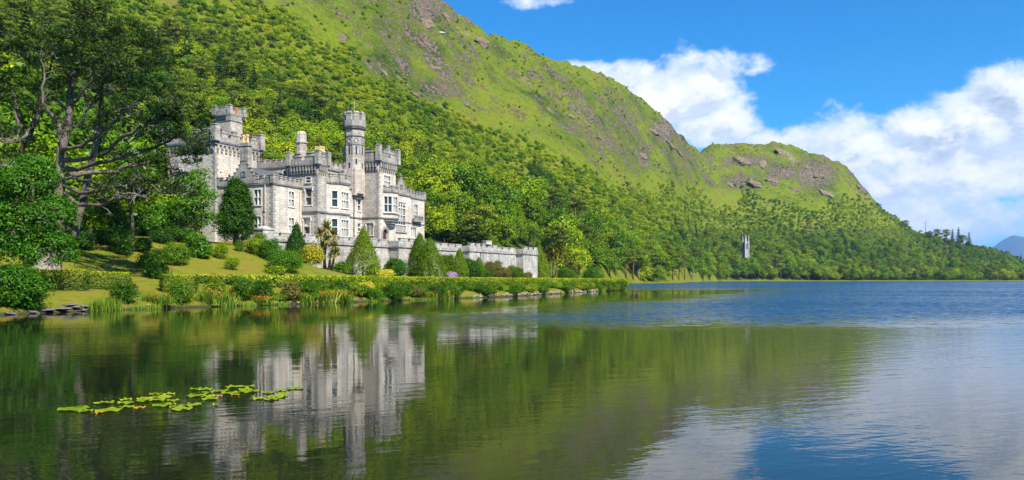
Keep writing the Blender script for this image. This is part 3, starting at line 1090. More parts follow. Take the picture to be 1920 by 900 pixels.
def gable(fr, c, half, z0, zt, th=0.42, steps=5, finial=True, parent=castle, out=0.1, panel=True):
    """crow-stepped gable standing on the parapet line"""
    mb = MB()
    for i in range(steps):
        hw = half * (1 - i / steps)
        za, zb = z0 + (zt - z0) * i / steps, z0 + (zt - z0) * (i + 1) / steps
        obox(mb, fr, c - hw, c + hw, out - th, out, za, zb)
        hw2 = half * (1 - (i + 1) / steps)
        for sd in (-1, 1):
            p, q = sorted((c + sd * (hw + .07), c + sd * (hw2 + .01)))
            obox(mb, fr, p, q, out - th - .06, out + .06, zb + .002, zb + .11)
    if finial:
        obox(mb, fr, c - .2, c + .2, out - .42, out - .01, zt + .003, zt + .35, .04)
        obox(mb, fr, c - .28, c + .28, out - .5, out + .06, zt + .352, zt + .45)
        obox(mb, fr, c - .14, c + .14, out - .36, out - .08, zt + .452, zt + .95, .1)
    g = mb.build('stepped_gable', M['trim'], parent)
    if panel:
        pm = MB()
        zc = z0 + (zt - z0) * .42
        hw = min(.45, half * .3)
        for q in ((c - hw, c - hw + .1, zc - hw, zc + hw), (c + hw - .1, c + hw, zc - hw, zc + hw), (c - hw + .1, c + hw - .1, zc - hw, zc - hw + .1), (c - hw + .1, c + hw - .1, zc + hw - .1, zc + hw)):
            obox(pm, fr, q[0], q[1], out, out + .08, q[2], q[3])
        obox(pm, fr, c - hw * .45, c + hw * .45, out, out + .05, zc - hw * .5, zc + hw * .45, .02)
        pm.build('shield_panel', M['trim_dark'], g)
    return g


# --- entrance wing at the left
WING = [(0, 0), (6.9, 0), (6.9, -10.9), (0, -10.9)]       # edges: 0 front, 1 right, 2 back, 3 left
wl, wr = 10.9 - 3.65, 10.9 - 2.35
wing_holes = {0: [hole(3.75, 4.95, 13.95, 16.3), hole(3.75, 4.95, 9.9, 12.15)], 3: [hole(wl, wr, 13.95, 16.3), hole(wl, wr, 9.9, 12.1)]}
walls('wing', WING, 2.8, 17.0, M['stone'], wing_holes)
for e, hs in wing_holes.items():
    for h in hs:
        window(WING, e, *h, lights=2, hood=False)
string(WING, 17.0, 17.22, .16)
battlement(WING, 17.22, 17.75, 18.45, edges=[0, 3], pitch=1.15)
frw = edge_frame(WING, 3)
gable(frw, 10.9 - 5.6, 2.9, 17.3, 20.9, steps=6, finial=False, out=.2)
quoins(WING, [0], 8.2, 17.0)
mb = MB()
for off in (0.45, -0.45):
    obox(mb, frw, 5.3 + off - .36, 5.3 + off + .36, -.75, .12, 20.0, 23.2)
obox(mb, frw, 4.75, 5.85, -.95, .12, 19.95, 20.95)
obox(mb, frw, 4.35, 6.25, -.9, .2, 23.2, 23.5)
obox(mb, frw, 4.45, 6.15, -.85, .15, 23.5, 23.75)
gch = mb.build('gable_chimney', M['trim'], castle)
chimney_pots([(.3, -5.2), (.3, -6.05)], 23.75, 1.25, .26, None, gch)
mb = MB()
mb.slab([(-(-.6), 17.25 - ZT), (5.6, 20.1 - ZT), (10.4, 17.25 - ZT)], .5, 8.6, 'x')
mb.build('slate_roof', M['slate'], castle)
mb = MB()
mb.tube([L(-.12, -1.45, z) for z in (8.2, 17)], .075)
mb.build('drainpipe', M['pipe'], castle)
mb = MB()
mb.tube([L(6.35, .12, z) for z in (8.2, 16.6)], .07)
mb.build('drainpipe', M['pipe'], castle)

# --- the great tower behind the wing
GT = [(-.5, -11), (9.7, -11), (9.7, -21), (-.5, -21)]
gt_h = {0: [hole(6.2, 7.4, 18.0, 19.6)], 3: [hole(6.2, 7.2, 15.6, 17.6), hole(2.2, 3.2, 18.4, 20.2)]}
walls('great_tower', GT, 2.8, 24.1, M['stone'], gt_h)
for e, hs in gt_h.items():
    for h in hs:
        window(GT, e, *h, lights=2, hood=False)
string(GT, 24.1, 24.35, .42)
string(offset(GT, 0) and GT, 23.82, 24.1, .30, M['trim'])
corbels(GT, [0, 3], 22.5, 23.82, .30, .95)
battlement(GT, 24.35, 25.1, 26.3, pitch=2.3, proj=.38, post=1.0, posttop=26.8, thick=.5)
quoins(GT, [0], 10, 22.6)
CAPT = [(4.9, -13), (7.8, -13), (7.8, -15.9), (4.9, -15.9)]
walls('stair_turret', CAPT, 24.2, 29.5, M['stone_weathered'])
string(CAPT, 28.6, 29.0, .06, M['trim_dark'])
string(CAPT, 29.5, 29.75, .36)
battlement(CAPT, 29.75, 30.25, 30.9, pitch=1.6, proj=.34, post=.6, posttop=31.1, step=False)
mb = MB()
fg = edge_frame(GT, 0)
obox(mb, fg, 3.2, 6.0, -.9, .10, 24.36, 27.1)
obox(mb, fg, 3.35, 5.85, -.85, .02, 27.1, 28.2)
tch = mb.build('tower_chimney', M['stone_weathered'], castle)
mb = MB()
obox(mb, fg, 3.25, 5.95, -.95, .14, 28.2, 28.4)
obox(mb, fg, 3.3, 5.9, -.9, .08, 28.4, 29.1)
obox(mb, fg, 3.25, 5.95, -.95, .14, 29.1, 29.3)
mb.build('chimney_cap', M['trim'], tch)
chimney_pots([(4.7, -11.4)], 29.3, 1.3, .24, M['pot_red'], tch)

# --- main block and rear block
MAIN = [(9.2, -.4), (22.6, -.4), (22.6, -12), (9.2, -12)]
mh = {3: [hole(6.4, 7.2, 19.3, 20.5)]}
walls('main_block', MAIN, 2.8, 21.0, M['stone_weathered'], mh)
window(MAIN, 3, *mh[3][0], lights=1, hood=False, transoms=())
string(MAIN, 21.0, 21.22, .16)
battlement(MAIN, 21.22, 21.9, 22.4, pitch=1.25, step=False)
REAR = [(9.72, -12.2), (24, -12.2), (24, -22), (9.72, -22)]
walls('rear_block', REAR, 2.8, 21.5, M['stone_weathered'])
string(REAR, 21.5, 21.7, .16)
battlement(REAR, 21.7, 22.3, 23.2, pitch=1.9, step=False)
mb = MB()
mb.box(13.2, 14.8, .9, 2.7, 21.0 - ZT, 24.0 - ZT)
mb.box(13.1, 14.9, .8, 2.8, 24.0 - ZT, 24.2 - ZT)
sch = mb.build('chimney', M['stone'], castle)
chimney_pots([(13.4 + .4 * i, -1.3 - .9 * j) for i in range(4) for j in range(2)], 24.2, .8, .17, None, sch)
for sx, wd in ((16.5, -4.0), (19.5, -8.0)):
    mb = MB()
    mb.box(sx - .6, sx + .6, -wd - .5, -wd + .5, 21 - ZT, 23.6 - ZT)
    mb.box(sx - .7, sx + .7, -wd - .6, -wd + .6, 23.6 - ZT, 23.8 - ZT)
    c_ = mb.build('chimney', M['trim'], castle)
    chimney_pots([(sx - .3, wd), (sx + .3, wd)], 23.8, .7, .16, None, c_)

# --- bay tower beside the wing
BT = [(6.95, 3.1), (9.15, 3.1), (9.15, -2.2), (6.95, -2.2)]
bt_h = {3: [hole(2.2 + .75, 2.2 + 1.9, 14.35, 16.95), hole(2.2 + .4, 2.2 + 1.55, 9.75, 12.2), hole(2.2 + .82, 2.2 + 1.72, 18.0, 18.85)]}
walls('bay_tower', BT, 2.8, 20.6, M['stone_weathered'], bt_h)
window(BT, 3, *bt_h[3][0], lights=1, hood=True)
window(BT, 3, *bt_h[3][1], lights=1, hood=True, blind=.55)
window(BT, 3, *bt_h[3][2], lights=1, hood=False, transoms=(.5,), surround=True)
string(BT, 20.6, 20.85, .42)
corbels(BT, [0, 3], 19.2, 20.6, .38, .6)
battlement(BT, 20.85, 21.6, 22.6, pitch=1.9, proj=.38, post=.7, posttop=22.9)
quoins(BT, [0, 1], 8.2, 19.2)
string(BT, 13.1, 13.35, .14)
mb = MB()
pts = [L(*q) for q in BT]
mb.prism(offset(BT, .16)[::1], 13.352 - ZT, 14.1 - ZT, scale_top=.93)
mb.build('weathered_base', M['quoin'], castle)


def octagon(s, w, r, rot=22.5):
    x, y = L(s, w)
    return [(x + r * math.cos(R(rot + 45 * i)), y + r * math.sin(R(rot + 45 * i))) for i in range(8)]


mb = MB()
mb.prism(octagon(8.1, -1.0, .86), 20.9 - ZT, 24.6 - ZT)
mb.prism(octagon(8.1, -1.0, 1.02), 24.6 - ZT, 24.8 - ZT)
mb.prism(octagon(8.1, -1.0, .84), 24.8 - ZT, 26.1 - ZT)
mb.prism(octagon(8.1, -1.0, .84), 26.1 - ZT, 26.5 - ZT, scale_top=.7)
mb.build('octagonal_chimney', M['stone_weathered'], castle)

# --- front between the bay tower and the wall by the round tower, with its canted bay
FB = [(9.2, 2.6), (15.9, 2.6), (15.9, -.35), (9.2, -.35)]
walls('bay_front', FB, 2.8, 18.2, M['stone'])
string(FB, 18.2, 18.42, .15)
battlement(FB, 18.42, 19.0, 19.7, edges=[0, 1], pitch=1.0)
string(FB, 13.15, 13.38, .12)
CB = [(10.7, 2.55), (11.95, 3.85), (14.6, 3.85), (15.85, 2.55)]
cant = math.hypot(1.25, 1.3)
cb_h = {0: [hole(cant / 2 - .44, cant / 2 + .44, 14.4, 17.0), hole(cant / 2 - .44, cant / 2 + .44, 9.7, 12.4)], 1: [hole(.35, 2.3, 14.3, 16.9), hole(.35, 2.3, 9.6, 12.3)],
        2: [hole(cant / 2 - .44, cant / 2 + .44, 14.4, 17.0), hole(cant / 2 - .44, cant / 2 + .44, 9.7, 12.4)]}
walls('canted_bay', CB, 2.8, 18.15, M['stone'], cb_h)
for e, hs in cb_h.items():
    for h in hs:
        window(CB, e, *h, lights=3 if e == 1 else 1, hood=False)
string(CB, 18.16, 18.4, .14)
string(CB, 13.1, 13.4, .13)
battlement(CB, 18.4, 19.05, 19.75, edges=[0, 1, 2], pitch=1.0, post=.45)
gable(edge_frame(CB, 1), 1.33, 1.15, 18.5, 21.0, steps=4, out=.16)

# --- recessed wall and the round tower
RW = [(15.95, 1.0), (22.58, 1.0), (22.58, -.35), (15.95, -.35)]
rw_h = {0: [hole(5.25, 6.1, 14.6, 16.6), hole(5.25, 6.1, 10.9, 12.3), hole(1.6, 2.5, 14.4, 16.6), hole(1.6, 2.5, 10, 12.3)]}
walls('recessed_wall', RW, 2.8, 18.1, M['stone'], rw_h)
for h in rw_h[0]:
    window(RW, 0, *h, lights=1)
string(RW, 18.1, 18.32, .14)
string(RW, 13.2, 13.42, .13)
battlement(RW, 18.32, 18.8, 19.5, edges=[0], pitch=1.1)
mb = MB()
mb.tube([L(19.9, 1.12, z) for z in (8.2, 18)], .075)
mb.build('drainpipe', M['iron'], castle)
TS, TW = 20.9, 0.55
mb = MB()
mb.prism(octagon(TS, TW, 1.72), 17.5 - ZT, 28.9 - ZT)
mb.prism([L(TS - 1.55, TW - 1.55), L(TS + 1.55, TW - 1.55), L(TS + 1.55, TW + 1.1), L(TS - 1.55, TW + 1.1)][::-1], 17.2 - ZT, 21.6 - ZT)
rt = mb.build('round_tower', M['stone_weathered'], castle)
mb = MB()
mb.prism([L(TS - 1.58, TW - 1.58), L(TS + 1.58, TW - 1.58), L(TS + 1.58, TW + 1.14), L(TS - 1.58, TW + 1.14)][::-1], 21.605 - ZT, 23.6 - ZT, scale_top=.35)
mb.build('broach', M['quoin'], rt)
mb = MB()
for z0, z1, r in ((26.0, 26.15, 1.80), (27.5, 27.66, 1.86), (28.9, 29.15, 2.0), (29.15, 29.4, 2.08)):
    mb.prism(octagon(TS, TW, r), z0 - ZT, z1 - ZT)
mb.build('string_course', M['trim_dark'], rt)
mb = MB()
mb.prism(octagon(TS, TW, 2.0), 29.4 - ZT, 30.3 - ZT)
oc = octagon(TS, TW, 2.0)
for i in range(8):
    a, b = oc[i], oc[(i + 1) % 8]
    ln = math.hypot(b[0] - a[0], b[1] - a[1])
    d = ((b[0] - a[0]) / ln, (b[1] - a[1]) / ln)
    fr = (a, d, (d[1], -d[0]), ln)
    obox(mb, fr, ln * .17, ln * .83, -.45, -.003, 30.3, 31.55)
    obox(mb, fr, ln * .13, ln * .87, -.5, .06, 31.55, 31.68)
    obox(mb, fr, ln * .2, ln * .8, -.42, -.04, 31.68, 31.95, .1)
mb.build('battlement', M['trim'], rt)
fl = MB()
oc = octagon(TS, TW, 1.72)
for i in range(8):
    a, b = oc[i], oc[(i + 1) % 8]
    ln = math.hypot(b[0] - a[0], b[1] - a[1])
    d = ((b[0] - a[0]) / ln, (b[1] - a[1]) / ln)
    fr = (a, d, (d[1], -d[0]), ln)
    c = ln / 2
    for k in range(10):          # a ring of carving in each panel under the battlement
        t0 = 2 * math.pi * k / 10
        obox(fl, fr, c + .36 * math.cos(t0) - .1, c + .36 * math.cos(t0) + .1, 0, .09, 26.85 + .42 * math.sin(t0) - .09, 26.85 + .42 * math.sin(t0) + .09)
    obox(fl, fr, 0, .12, 0, .085, 24.5, 26.0)
    obox(fl, fr, ln - .12, ln, 0, .085, 24.5, 26.0)
    for z0, z1 in ((24.3, 25.8), (21.9, 22.9) if i % 2 else (22.6, 23.6)):
        sl = MB()
        obox(sl, fr, c - .15, c + .15, -.2, .012, z0, z1)
        sl.build('arrow_slit', M['glass'], rt)
fl.build('carved_panels', M['quoin'], rt)
mb = MB()
x, y = L(TS + .6, TW - .5)
mb.tube([(x, y, 30 - ZT), (x, y, 34.2 - ZT)], .03, 5)
mb.build('flagpole', M['mullion'], rt)

# --- the big tower at the right with oriel and entrance arch
ET = [(22.6, 4.4), (28.4, 4.4), (28.4, -2), (22.6, -2)]
et_h = {0: [hole(1.85, 3.95, 19.2, 21.1), hole(1.35, 2.95, 8.22, 11.7)], 3: [hole(2 + 1.2, 2 + 2.6, 10.3, 12.3)]}
walls('entrance_tower', ET, 2.8, 23.2, M['stone'], {0: et_h[0]})
# left flank: a thin face of darker stone over the same tower
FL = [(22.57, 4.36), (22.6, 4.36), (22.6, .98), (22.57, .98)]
walls('darker_flank', FL, 8.2, 22.0, M['stone_weathered'], {3: [hole(1.0, 2.3, 10.3, 12.3)]}, reveal=.02)
window(ET, 0, *et_h[0][0], lights=3, transoms=(.5,), hood=False)
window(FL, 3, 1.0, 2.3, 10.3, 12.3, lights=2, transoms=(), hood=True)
string(ET, 23.2, 23.46, .46)
corbels(ET, [0, 3], 21.6, 23.2, .42, .62)
battlement(ET, 23.46, 24.4, 25.6, pitch=2.6, proj=.42, post=.8, posttop=26.1)
quoins(ET, [0], 8.2, 21.6)
string(ET, 13.25, 13.5, .13)
gable(edge_frame(ET, 0), 2.9, 1.15, 23.5, 26.5, steps=4, out=.44, finial=False)
OR = [(24.2, 4.38), (25.3, 5.6), (27.3, 5.6), (28.3, 4.38)]
orl = math.hypot(1.1, 1.22)
or_h = {0: [hole(.16, orl - .12, 14.5, 17.3)], 1: [hole(.3, 1.75, 14.5, 17.3)], 2: [hole(.25, 1.3, 14.5, 17.3)]}
oriel = walls('oriel', OR, 13.3, 18.0, M['stone'], or_h)
for e in or_h:
    window(OR, e, *or_h[e][0], lights=2, hood=False)
string(OR, 18.0, 18.2, .12, None, oriel)
string(OR, 14.1, 14.28, .11, None, oriel)
string(OR, 13.25, 13.5, .155, None, oriel)
battlement(OR, 18.2, 18.7, 19.15, edges=[0, 1, 2], pitch=.8, post=.35, parent=oriel)
mb = MB()
pts = offset(OR, .02)
sc = [(.86, 12.9), (.66, 12.5), (.42, 12.05)]
cx, cyy = L(26.25, 4.38)
prev = 13.25
for f, z in sc:
    q = [(cx + (p[0] - cx) * (f + .08), cyy + (p[1] - cyy) * (f + .08)) for p in pts]
    if sum(q[i][0] * q[(i + 1) % 4][1] - q[(i + 1) % 4][0] * q[i][1] for i in range(4)) < 0:
        q = q[::-1]
    mb.prism(q, z - ZT, prev - ZT - .003)
    prev = z
mb.build('oriel_corbel', M['trim'], oriel)
fe = edge_frame(ET, 0)
mb = MB()
dr = MB()
obox(dr, fe, 1.3, 3.0, -.31, -.27, 8.2, 11.75)
door = dr.build('door', M['oak'], castle)
for ro, ri, o in ((1.25, 1.02, .16), (1.02, .80, .08)):
    n = 9
    zc = 10.55
    for k in range(n):
        t0, t1 = math.pi * k / n, math.pi * (k + 1) / n
        A, d, nr_, _ = fe
        vs = []
        for (rr, tq) in ((ri, t0), (ro, t0), (ro, t1), (ri, t1)):
            a_ = 2.15 + rr * math.cos(tq)
            z_ = zc + rr * 1.12 * math.sin(tq)
            for oo in (-.02, o):
                vs.append((A[0] + d[0] * a_ + nr_[0] * oo, A[1] + d[1] * a_ + nr_[1] * oo, z_ - ZT))
        mb.add(vs, [(1, 3, 5, 7), (0, 1, 7, 6), (2, 4, 5, 3), (6, 7, 5, 4), (0, 2, 3, 1)])
    for sd in (-1, 1):
        p, q = sorted((2.15 + sd * ri, 2.15 + sd * ro))
        obox(mb, fe, p, q, -.02, o, 8.2, zc - .01)
mb.build('door_arch', M['trim'], door)

# --- hall with the tall mullioned window and the end pavilion
HB = [(28.42, 3.0), (36.0, 3.0), (36.0, -3), (28.42, -3)]
hb_h = {0: [hole(2.35, 5.75, 12.75, 16.85)]}
walls('hall_front', HB, 2.8, 18.3, M['stone'], hb_h)
window(HB, 0, *hb_h[0][0], lights=4, transoms=(.45, .78), arched=True)
string(HB, 18.3, 18.55, .15)
battlement(HB, 18.55, 19.0, 19.75, edges=[0, 1], pitch=1.15)
gable(edge_frame(HB, 0), 4.05, 2.6, 18.6, 21.6, steps=6, out=.14)
fh = edge_frame(HB, 0)
mb = MB()
obox(mb, fh, 1.9, 6.2, -.1, .2, 11.25, 11.45)
for i in range(6):
    obox(mb, fh, 2.3 + i * .6, 2.7 + i * .6, -.05, .07, 11.6, 12.4)
mb.build('carved_panels', M['quoin'], castle)
string(HB, 13.2, 13.4, .08)
EP = [(36.02, 2.5), (42.4, 2.5), (42.4, -9), (36.02, -9)]
ep_h = {0: [hole(2.3, 3.7, 14.7, 17.0), hole(1.0, 3.0, 10.6, 12.5)]}
walls('end_pavilion', EP, 2.8, 18.2, M['stone'], ep_h)
window(EP, 0, *ep_h[0][0], lights=2)
window(EP, 0, *ep_h[0][1], lights=3, transoms=())
string(EP, 18.2, 18.42, .15)
battlement(EP, 18.42, 19.0, 19.7, pitch=1.1)
string(EP, 13.2, 13.4, .1)
mb = MB()
fep = edge_frame(EP, 0)
obox(mb, fep, 1.3, 4.7, 0, .75, 13.7, 13.95)
for i in range(8):
    obox(mb, fep, 1.32 + i * .46, 1.5 + i * .46, .55, .72, 13.952, 14.75)
obox(mb, fep, 1.3, 4.72, .5, .76, 14.752, 14.9)
mb.build('balcony', M['trim'], castle)
mb = MB()
mb.tube([L(36.3, 2.65, z) for z in (8.2, 18)], .07)
mb.build('drainpipe', M['pipe'], castle)
mb = MB()
mb.box(34.6, 36.0, -1.6, -.3, 18.3 - ZT, 20.6 - ZT)
mb.box(34.5, 36.1, -1.7, -.2, 20.6 - ZT, 20.8 - ZT)
mb.build('chimney', M['trim'], castle)
BK = [(22.7, -2.05), (36.0, -3.05), (36.0, -14), (22.7, -14)]
walls('hall_block', BK, 2.8, 17.6, M['stone_weathered'])

# ------------------------------------------------------------------ terrace wall
TWL = empty('terrace_wall', (WA[0], WA[1], 0), math.atan2(WB[1], WB[0]))
tag(TWL, 'long grey rubble terrace wall with stone parapet and bastions below the castle', 'wall')
mb = MB()
mb.box(0, 78.9, 0, 1.7, 1.5, 7.95)
mb.box(-.02, 1.2, 1.702, 9, 3, 7.95)
mb.box(77.4, 78.9, 1.702, 16, 1.5, 7.95)
mb.build('wall', M['rubble'], TWL)
for a, b, pr in ((27.6, 35.5, 2.2), (50.7, 54.6, 1.7), (56.6, 62.8, .7), (72.2, 78.92, 1.8)):
    mb = MB()
    mb.box(a, b, -pr, -.003, 1.3, 7.948)
    mb.build('buttress', M['rubble'], TWL)
runs = [(-.2, 27.4, -.2), (27.4, 35.7, -2.4), (35.7, 50.5, -.2), (50.5, 54.8, -1.9), (54.8, 56.4, -.2), (56.4, 63.0, -.9), (63.0, 72.0, -.2), (72.0, 79.1, -2.0)]
st = MB()
pa = MB()
for i, (a, b, o) in enumerate(runs):
    st.box(a, b, o, 1.75, 7.955, 8.22)
    tall = o < -.5
    zt = 9.5 if tall else 9.2
    pa.box(a + .1, b - .1, o + .08, o + .6, 8.222, zt - .5)
    n = max(1, int((b - a) / (2.4 if not tall else 2.1)))
    w = (b - a - .2) / n
    for j in range(n):
        c = a + .1 + (j + .5) * w
        hw = w * (.34 if tall else .40)
        pa.box(c - hw, c + hw, o + .06, o + .62, zt - .498, zt)
        pa.box(c - hw - .07, c + hw + .07, o, o + .68, zt + .002, zt + .13)
        # sunk cross in every panel: four raised stones around it
        for q0, q1 in ((-hw + .05, -.22), (.22, hw - .05)):
            pa.box(c + q0, c + q1, o + .01, o + .078, 8.35, zt - .75)
    if tall:
        pa.box(a + .1, a + .6, o + .602, 1.2, 8.223, zt - .4)
        pa.box(b - .6, b - .1, o + .602, 1.2, 8.223, zt - .4)
st.build('string_course', M['trim'], TWL)
pa.build('parapet', M['coping'], TWL)
mb = MB()
mb.box(57.8, 60.0, -1.15, -.3, 9.64, 10.3)
mb.box(57.7, 60.1, -1.2, -.25, 10.302, 10.42)
mb.build('raised_coping', M['coping'], TWL)
mb = MB()
mb.box(-1.1, .9, -.5, 1.5, 6.0, 9.5)
mb.box(-1.2, 1.0, -.6, 1.6, 9.5, 9.7)
mb.add([(-1.1, -.5, 9.702), (.9, -.5, 9.702), (.9, 1.5, 9.702), (-1.1, 1.5, 9.702), (-.35, .25, 10.15), (.15, .25, 10.15), (.15, .75, 10.15), (-.35, .75, 10.15)],
       [(0, 1, 5, 4), (1, 2, 6, 5), (2, 3, 7, 6), (3, 0, 4, 7), (4, 5, 6, 7)])
mb.build('end_pier', M['coping'], TWL)

lp = TWL.matrix_basis
pc = Vector((WA[0], WA[1], 0)) + Vector((WB[0], WB[1], 0)) * -.1 + Vector((WN[0], WN[1], 0)) * .5
lamp = empty('lamp_post', (pc.x, pc.y, 10.15))
tag(lamp, 'black iron lamp post on the stone pier at the left end of the terrace wall', 'lamp post')
mb = MB()
mb.tube([(0, 0, 0), (0, 0, .15), (0, 0, .2), (0, 0, .5), (0, 0, .6), (0, 0, 1.4)], [.22, .22, .12, .13, .07, .05], 8)
mb.tube([(-.28, 0, 1.2), (.28, 0, 1.2)], .02, 5)
mb.build('post', M['iron'], lamp, True)
mb = MB()
for i in range(6):
    a = R(60 * i)
    mb.tube([(.12 * math.cos(a), .12 * math.sin(a), 1.4), (.22 * math.cos(a), .22 * math.sin(a), 1.9)], .016, 4)
mb.prism([(.28 * math.cos(R(60 * i)), .28 * math.sin(R(60 * i))) for i in range(6)], 1.9, 2.18, scale_top=.3)
mb.prism([(.06 * math.cos(R(60 * i)), .06 * math.sin(R(60 * i))) for i in range(6)], 2.182, 2.4, scale_top=.3)
mb.prism([(.13 * math.cos(R(60 * i)), .13 * math.sin(R(60 * i))) for i in range(6)], 1.37, 1.41)
lt = mb.build('lantern', M['iron'], lamp)
mb = MB()
mb.prism([(.10 * math.cos(R(60 * i)), .10 * math.sin(R(60 * i))) for i in range(6)], 1.412, 1.898, scale_top=1.9)
mb.build('lantern_glass', M['lamp_glass'], lt)


# ------------------------------------------------------------------ foliage
def unit(v):
    return v / np.maximum(np.linalg.norm(v, axis=1, keepdims=True), 1e-6)


def leaves(rng, pos, nrm, size, aspect=0.62, tint=None, jitter=0.55, long=None):
    """one four-cornered leaf per position, facing roughly along nrm"""
    n = len(pos)
    nv = unit(nrm + rng.normal(0, jitter, (n, 3)))
    t = rng.normal(0, 1, (n, 3)) if long is None else long + rng.normal(0, .25, (n, 3))
    t = unit(t - nv * (t * nv).sum(1, keepdims=True))
    b = np.cross(nv, t)
    s = np.asarray(size).reshape(-1, 1) * np.ones((n, 1)) * rng.uniform(.65, 1.3, (n, 1))
    fold = nv * s * .16
    V = np.stack([pos - t * s * .5, pos + b * s * aspect * .5 - fold, pos + t * s * .5, pos - b * s * aspect * .5 - fold], 1).reshape(-1, 3)
    tt_ = rng.random(n) if tint is None else tint
    return V, np.repeat(tt_, 4)


def quads_for(n4):
    return np.arange(n4).reshape(-1, 4)


def lobed(rng, lobes, nclump, per, crad, leaf, flat=1.0, low=-0.55, inner=0.1, up=0.25, cull=.72):
    """clumps of leaves spread over and between several lobes: gaps, uneven outline, lit and shaded clumps"""
    lb = np.array(lobes, float)
    wgt = (lb[:, 3] * lb[:, 5] + lb[:, 3] * lb[:, 4])
    wgt /= wgt.sum()
    li = rng.choice(len(lb), nclump, p=wgt)
    d = unit(rng.normal(0, 1, (nclump, 3)))
    d[:, 2] = np.where(d[:, 2] < low, -d[:, 2], d[:, 2])
    rr = np.where(rng.random(nclump) < inner, rng.uniform(.3, .8, nclump), rng.uniform(.86, 1.06, nclump))
    cc = lb[li, :3] + d * lb[li, 3:6] * rr[:, None]
    keep = np.ones(nclump, bool)
    for k in range(len(lb)):
        q = np.linalg.norm((cc - lb[k, :3]) / lb[k, 3:6], axis=1)
        keep &= ~((q < cull) & (li != k))
    cc, d, li = cc[keep], d[keep], li[keep]
    ct = rng.random(len(cc))
    cs = rng.uniform(.65, 1.35, len(cc))
    pos = np.repeat(cc, per, 0) + rng.normal(0, 1, (len(cc) * per, 3)) * np.array([1, 1, .62 * flat]) * (crad * np.repeat(cs, per))[:, None]
    nrm = np.repeat(d, per, 0) * .7 + unit(pos - np.repeat(cc, per, 0)) * .6 + np.array([0, 0, up])
    tint = np.clip(np.repeat(ct, per) * .55 + rng.random(len(pos)) * .45, 0, 1)
    return leaves(rng, pos, nrm, leaf, tint=tint)


def crown_mesh(name, V, T, mat):
    return np_mesh(name, V, quads_for(len(V)), mat, False, {'tint': T})


def broadleaf_proto(seed, mat='broad', h=10.0, wide=1.0, nl=7, leaf=.55, nclump=230, per=14, crad=.62, bark='bark', crown_low=.32):
    rng = np.random.default_rng(seed)
    lobes = []
    for i in range(nl):
        a = 2 * math.pi * i / nl * 2.4 + rng.uniform(-.5, .5)
        lv = (i + .5) / nl
        z = h * (crown_low + .14 + (.80 - crown_low) * lv)
        r = h * .30 * wide * (1.05 - lv) ** .6 * rng.uniform(.55, 1.0)
        s = h * rng.uniform(.14, .215) * (1.12 - .35 * lv) * wide ** .5
        lobes.append((r * math.cos(a), r * math.sin(a), min(z, h - s * .8), s * 1.1, s * 1.1, s * .82))
    lobes.append((0, 0, h * .6, h * .2 * wide, h * .2 * wide, h * .26))
    V, T = lobed(rng, lobes, nclump, per, crad * h / 10, leaf * h / 10)
    cm = crown_mesh('crown', V, T, M[mat])
    mb = MB()
    fork = h * (crown_low + .05)
    lean = rng.uniform(-.03, .03, 2) * h
    mb.tube([(0, 0, -.6), (lean[0] * .3, lean[1] * .3, fork * .5), (lean[0], lean[1], fork), (lean[0] * .6, lean[1] * .6, h * .72)],
            [h * .032, h * .024, h * .02, h * .008], 7)
    for lb in lobes[:-1]:
        mb.tube([(lean[0] * .8, lean[1] * .8, fork * rng.uniform(.8, 1.15)), (lb[0] * .5, lb[1] * .5, (fork + lb[2]) * .5), (lb[0], lb[1], lb[2])],
                [h * .013, h * .008, h * .003], 5)
    return mb.mesh('trunk', M[bark], True), cm


def pine_proto(seed, h=13.0, mat='scots', bark='bark_red'):
    rng = np.random.default_rng(seed)
    lobes = []
    mb = MB()
    bend = rng.uniform(-.06, .06, 2) * h
    tr = [(0, 0, -.6), (bend[0] * .3, bend[1] * .3, h * .35), (bend[0], bend[1], h * .65), (bend[0] * 1.1, bend[1] * 1.1, h * .92)]
    mb.tube(tr, [h * .026, h * .02, h * .014, h * .005], 7)
    n = 9
    for i in range(n):
        lv = i / (n - 1)
        a = i * 2.4 + rng.uniform(-.4, .4)
        z = h * (.58 + .36 * lv)
        r = h * .26 * (1 - .75 * lv ** 2) * rng.uniform(.7, 1.1)
        s = h * rng.uniform(.085, .13)
        c = (bend[0] + r * math.cos(a), bend[1] + r * math.sin(a), z)
        lobes.append((*c, s * 1.25, s * 1.25, s * .48))
        mb.tube([(bend[0] * .9, bend[1] * .9, z - h * .09), (bend[0] + r * .5 * math.cos(a), bend[1] + r * .5 * math.sin(a), z - h * .05), c], [h * .009, h * .006, h * .003], 4)
    for i in range(3):
        a = rng.uniform(0, 6.28)
        mb.tube([(bend[0] * .5, bend[1] * .5, h * (.35 + .07 * i)), (bend[0] * .5 + h * .1 * math.cos(a), bend[1] * .5 + h * .1 * math.sin(a), h * (.40 + .07 * i))], [h * .006, h * .002], 4)
    V, T = lobed(rng, lobes, 210, 13, h * .038, h * .036, flat=.7, low=-.35, up=.5)
    return mb.mesh('trunk', M[bark], True), crown_mesh('crown', V, T, M[mat])


